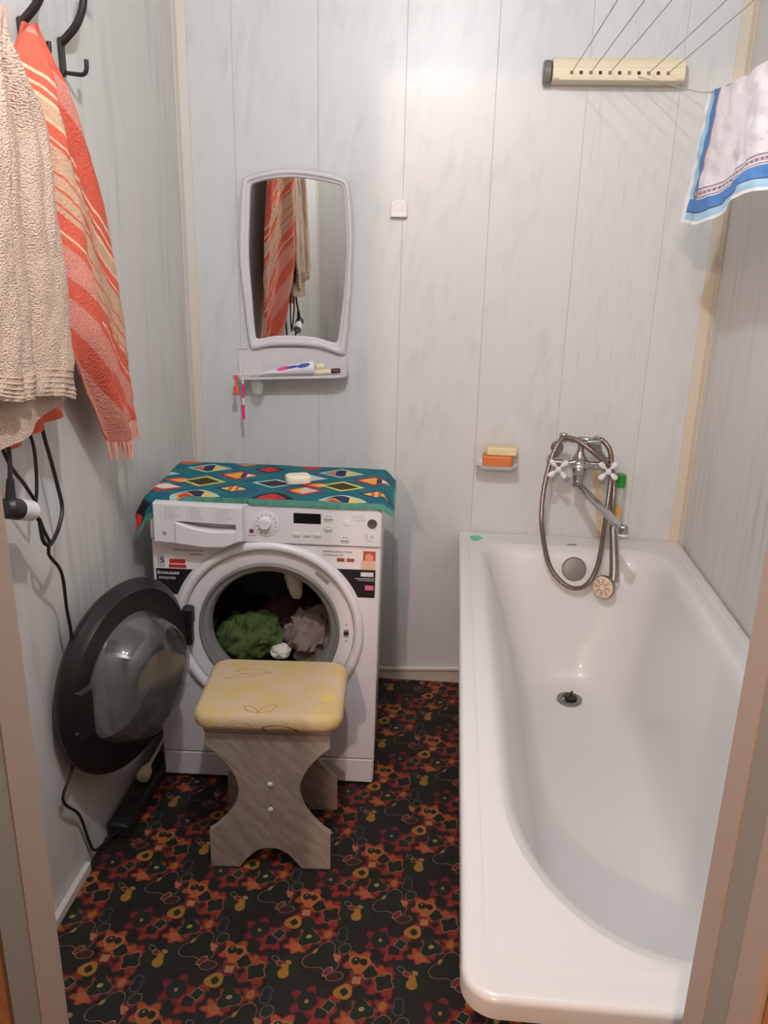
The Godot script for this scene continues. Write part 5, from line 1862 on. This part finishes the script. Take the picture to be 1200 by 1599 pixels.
func build_towels() -> void:
	var suv := func(p: Vector3) -> Vector2: return Vector2(p.z / 0.75, (0.94 - (p.y - 0.95 * p.z)) / 0.75)
	var n := noise(80, 5.0, 2)
	var t := thing("striped_towel", "orange and tan striped towel with fringe on the middle hook", "towel")
	var R := [Vector3(0.040, 1.836, 0.935), Vector3(0.042, 1.765, 0.905), Vector3(0.042, 1.66, 0.834), Vector3(0.042, 1.57, 0.778), Vector3(0.042, 1.426, 0.724), Vector3(0.042, 1.28, 0.688), Vector3(0.042, 1.13, 0.670), Vector3(0.040, 1.035, 0.645)]
	var L := [Vector3(0.045, 1.832, 0.962), Vector3(0.066, 1.79, 1.04), Vector3(0.075, 1.70, 1.07), Vector3(0.085, 1.58, 1.06), Vector3(0.090, 1.43, 1.05), Vector3(0.092, 1.29, 1.02), Vector3(0.080, 1.17, 0.935), Vector3(0.070, 1.035, 0.835)]
	var foldA := func(u: float, v: float, p: Vector3) -> Vector3:
		var k := smoothstep(0.0, 0.25, v)
		return Vector3(k * (0.016 * sin(u * 9.5 + 0.5) + 0.010 * sin(u * 17.0 + v * 2.0) + 0.004 * n.get_noise_2d(u * 2.0, v * 2.0)) + 0.016 * sin(PI * u) * k, 0.012 * sin(u * 6.0) * v, 0.0)
	var mb := drape(R, L, 48, 60, foldA, suv, 0.005)
	obj("front_fall", mb, M.striped, t, 70.0)
	var fr := MB.new()
	rng.seed = 33
	for k in 46:
		var u := k / 45.0
		var p: Vector3 = R[7].lerp(L[7], u)
		p += foldA.call(u, 1.0, p)
		var e := p + Vector3(rng.randf_range(-0.004, 0.004), -rng.randf_range(0.036, 0.050), rng.randf_range(-0.014, 0.002))
		fr.tube([p, p.lerp(e, 0.5) + Vector3(rng.randf_range(-0.002, 0.003), 0, rng.randf_range(-0.003, 0.003)), e], 0.0022, 5, 0.0016)
	var fo := obj("fringe", fr, M.fringe, t)
	fo.set_meta("kind", "stuff")
	var R2 := [Vector3(0.030, 1.834, 0.940), Vector3(0.030, 1.70, 0.955), Vector3(0.032, 1.50, 0.975), Vector3(0.034, 1.30, 0.985), Vector3(0.036, 1.12, 0.985)]
	var L2 := [Vector3(0.030, 1.834, 0.968), Vector3(0.036, 1.72, 1.06), Vector3(0.040, 1.52, 1.14), Vector3(0.040, 1.30, 1.19), Vector3(0.040, 1.10, 1.215)]
	var foldB := func(u: float, v: float, p: Vector3) -> Vector3:
		return Vector3(smoothstep(0.0, 0.3, v) * 0.010 * sin(u * 16.0), 0.0, 0.0)
	var suv2 := func(p: Vector3) -> Vector2: return Vector2(p.z / 0.75, (1.02 - (p.y - 0.80 * p.z)) / 0.75)
	obj("rear_fall", drape(R2, L2, 36, 36, foldB, suv2, 0.005), M.striped, t, 70.0)
	# beige terry towel, folded over its hook: a front and a longer back fall
	t = thing("terry_towel", "thick beige terry towel hanging in front of the striped towel", "towel")
	var R3 := [Vector3(0.060, 1.826, 1.085), Vector3(0.074, 1.775, 1.122), Vector3(0.082, 1.72, 1.098), Vector3(0.088, 1.635, 1.050), Vector3(0.092, 1.49, 1.058), Vector3(0.094, 1.36, 1.050), Vector3(0.095, 1.24, 1.062), Vector3(0.096, 1.170, 1.072)]
	var L3 := [Vector3(0.060, 1.826, 1.105), Vector3(0.085, 1.78, 1.19), Vector3(0.095, 1.70, 1.255), Vector3(0.10, 1.60, 1.30), Vector3(0.10, 1.48, 1.33), Vector3(0.10, 1.36, 1.345), Vector3(0.10, 1.27, 1.355), Vector3(0.10, 1.225, 1.36)]
	var n2 := noise(83, 6.0, 3)
	var foldC := func(u: float, v: float, p: Vector3) -> Vector3:
		var k := smoothstep(0.02, 0.3, v)
		var groove := -0.018 * exp(-pow((u - 0.27 - 0.10 * v) / 0.045, 2.0)) - 0.014 * exp(-pow((u - 0.14) / 0.04, 2.0)) * (1.0 - v) - 0.016 * exp(-pow((u - 0.60) / 0.05, 2.0))
		return Vector3(k * (groove + 0.010 * sin(u * 11.0 + v) + 0.005 * n2.get_noise_2d(u * 1.5, v * 1.2)), 0.006 * sin(u * 7.0) * v, 0.0)
	var tuv := func(p: Vector3) -> Vector2: return Vector2(p.z / 0.40, p.y / 0.40)
	obj("front_fall", drape(R3, L3, 60, 70, foldC, tuv, 0.010), M.terry, t, 70.0)
	# woven hem ribs near the lower edge
	for k in 5:
		var hem := MB.new()
		var pts := []
		var v := 0.885 + 0.022 * k
		for j in 41:
			var u := j / 40.0
			var p := interp(R3, v).lerp(interp(L3, v), u)
			p += foldC.call(u, v, p)
			pts.append(p + Vector3(0.0052, 0, 0))
		hem.tube(pts, 0.0020, 6)
		obj("hem_rib", hem, M.terry, t)
	var R4 := [Vector3(0.050, 1.824, 1.085), Vector3(0.058, 1.70, 1.080), Vector3(0.062, 1.50, 1.075), Vector3(0.066, 1.32, 1.075), Vector3(0.070, 1.168, 1.055)]
	var L4 := [Vector3(0.050, 1.824, 1.105), Vector3(0.060, 1.70, 1.20), Vector3(0.066, 1.48, 1.28), Vector3(0.068, 1.28, 1.31), Vector3(0.070, 1.115, 1.33)]
	var foldD := func(u: float, v: float, p: Vector3) -> Vector3:
		return Vector3(smoothstep(0.0, 0.3, v) * 0.008 * sin(u * 12.0 + 1.0), -0.012 * sin(PI * u) * v, 0.0)
	obj("rear_fall", drape(R4, L4, 40, 44, foldD, tuv, 0.009), M.terry, t, 70.0)

func build_cables() -> void:
	# appliance lead with an angled black plug
	var t := thing("appliance_lead", "black lead with moulded plug hanging below the beige towel", "cable")
	var mb := MB.new()
	mb.tube(smooth_path([Vector3(0.045, 1.32, 1.22), Vector3(0.05, 1.20, 1.228), Vector3(0.056, 1.10, 1.236), Vector3(0.06, 1.06, 1.25), Vector3(0.06, 1.035, 1.256)], 0.02), 0.0042, 8)
	mb.tube(smooth_path([Vector3(0.035, 1.30, 1.27), Vector3(0.040, 1.17, 1.25), Vector3(0.045, 1.10, 1.232), Vector3(0.048, 1.066, 1.216), Vector3(0.05, 1.028, 1.185), Vector3(0.05, 0.995, 1.160), Vector3(0.05, 0.985, 1.152), Vector3(0.05, 1.012, 1.142), Vector3(0.05, 1.056, 1.136), Vector3(0.05, 1.096, 1.138), Vector3(0.048, 1.14, 1.15), Vector3(0.045, 1.25, 1.16)], 0.015), 0.0036, 8)
	obj("lead", mb, M.cable, t)
	mb = MB.new()
	mb.tube([Vector3(0.06, 1.058, 1.250), Vector3(0.06, 1.02, 1.257)], 0.0065, 12, 0.0095)
	mb.lathe(Vector3(0.06, 1.012, 1.275), Vector3(0.05, -0.36, -0.93), [[0.012, -0.004], [0.0185, 0.002], [0.0195, 0.024], [0.0195, 0.036], [0.017, 0.040]], 24)
	obj("plug", mb, M.black_plastic, t)
	# extension lead: white coupler, cord looped once, strip on the floor
	t = thing("extension_lead", "black extension lead with white coupler and black socket strip", "extension lead")
	mb = MB.new()
	mb.lathe(Vector3(0.062, 0.998, 1.239), Vector3(0.05, -0.36, -0.93), [[0.017, 0.0], [0.0195, 0.001], [0.0195, 0.040], [0.0185, 0.043]], 28)
	var cp := obj("coupler", mb, M.white_plastic, t)
	mb = MB.new()
	mb.lathe(Vector3(0.0641, 0.9829, 1.1999), Vector3(0.05, -0.36, -0.93), [[0.0182, 0.0], [0.016, 0.004], [0.006, 0.008], [0.005, 0.018]], 24)
	obj("end_cap", mb, M.grey_plastic, cp)
	mb = MB.new()
	mb.tube(smooth_path([Vector3(0.062, 0.975, 1.19), Vector3(0.06, 0.952, 1.165), Vector3(0.06, 0.941, 1.164), Vector3(0.06, 0.909, 1.160), Vector3(0.06, 0.893, 1.142), Vector3(0.06, 0.894, 1.125), Vector3(0.058, 0.910, 1.090), Vector3(0.055, 0.942, 1.060), Vector3(0.05, 0.99, 1.060), Vector3(0.045, 1.05, 1.068), Vector3(0.04, 1.09, 1.072), Vector3(0.035, 1.16, 1.078), Vector3(0.03, 1.26, 1.08)], 0.012), 0.0042, 8)
	mb.tube(smooth_path([Vector3(0.061, 0.955, 1.166), Vector3(0.058, 0.92, 1.146), Vector3(0.056, 0.892, 1.128), Vector3(0.054, 0.870, 1.133), Vector3(0.05, 0.810, 1.082), Vector3(0.045, 0.722, 1.066), Vector3(0.040, 0.64, 1.050), Vector3(0.035, 0.525, 1.073), Vector3(0.03, 0.415, 1.076), Vector3(0.025, 0.335, 1.078), Vector3(0.02, 0.285, 1.126), Vector3(0.014, 0.185, 1.050), Vector3(0.010, 0.080, 1.010), Vector3(0.012, 0.030, 0.985), Vector3(0.030, 0.026, 0.925), Vector3(0.040, 0.024, 0.905)], 0.012), 0.0036, 8)
	obj("cord", mb, M.cable, t)
	mb = MB.new()
	mb.box(Vector3(0, 0.0225, 0), Vector3(0.056, 0.044, 0.285), 0.006)
	mb.xform(Transform3D(Basis(Vector3(0, 1, 0), -0.02), Vector3(0.040, 0.0006, 0.765)))
	var st := obj("socket_strip", mb, M.black_plastic, t)
	for z in [0.66, 0.72, 0.78, 0.84]:
		mb = MB.new()
		mb.lathe(Vector3(0.040, 0.0445, z), Vector3(0, 1, 0), [[0.021, 0.0], [0.021, 0.0022], [0.0185, 0.0022], [0.0175, 0.0005], [0.001, 0.0005]], 24)
		obj("socket", mb, M.cable, st)

func _ready() -> void:
	rng.seed = 7
	setup_view()
	make_materials()
	build_lamps()
	build_shell()
	build_tub()
	build_washer()
	build_stool()
	build_tap()
	build_mirror()
	build_shelf()
	build_runner()
	build_laundry()
	build_wall_items()
	build_clothesline()
	build_hooks()
	build_towels()
	build_cables()
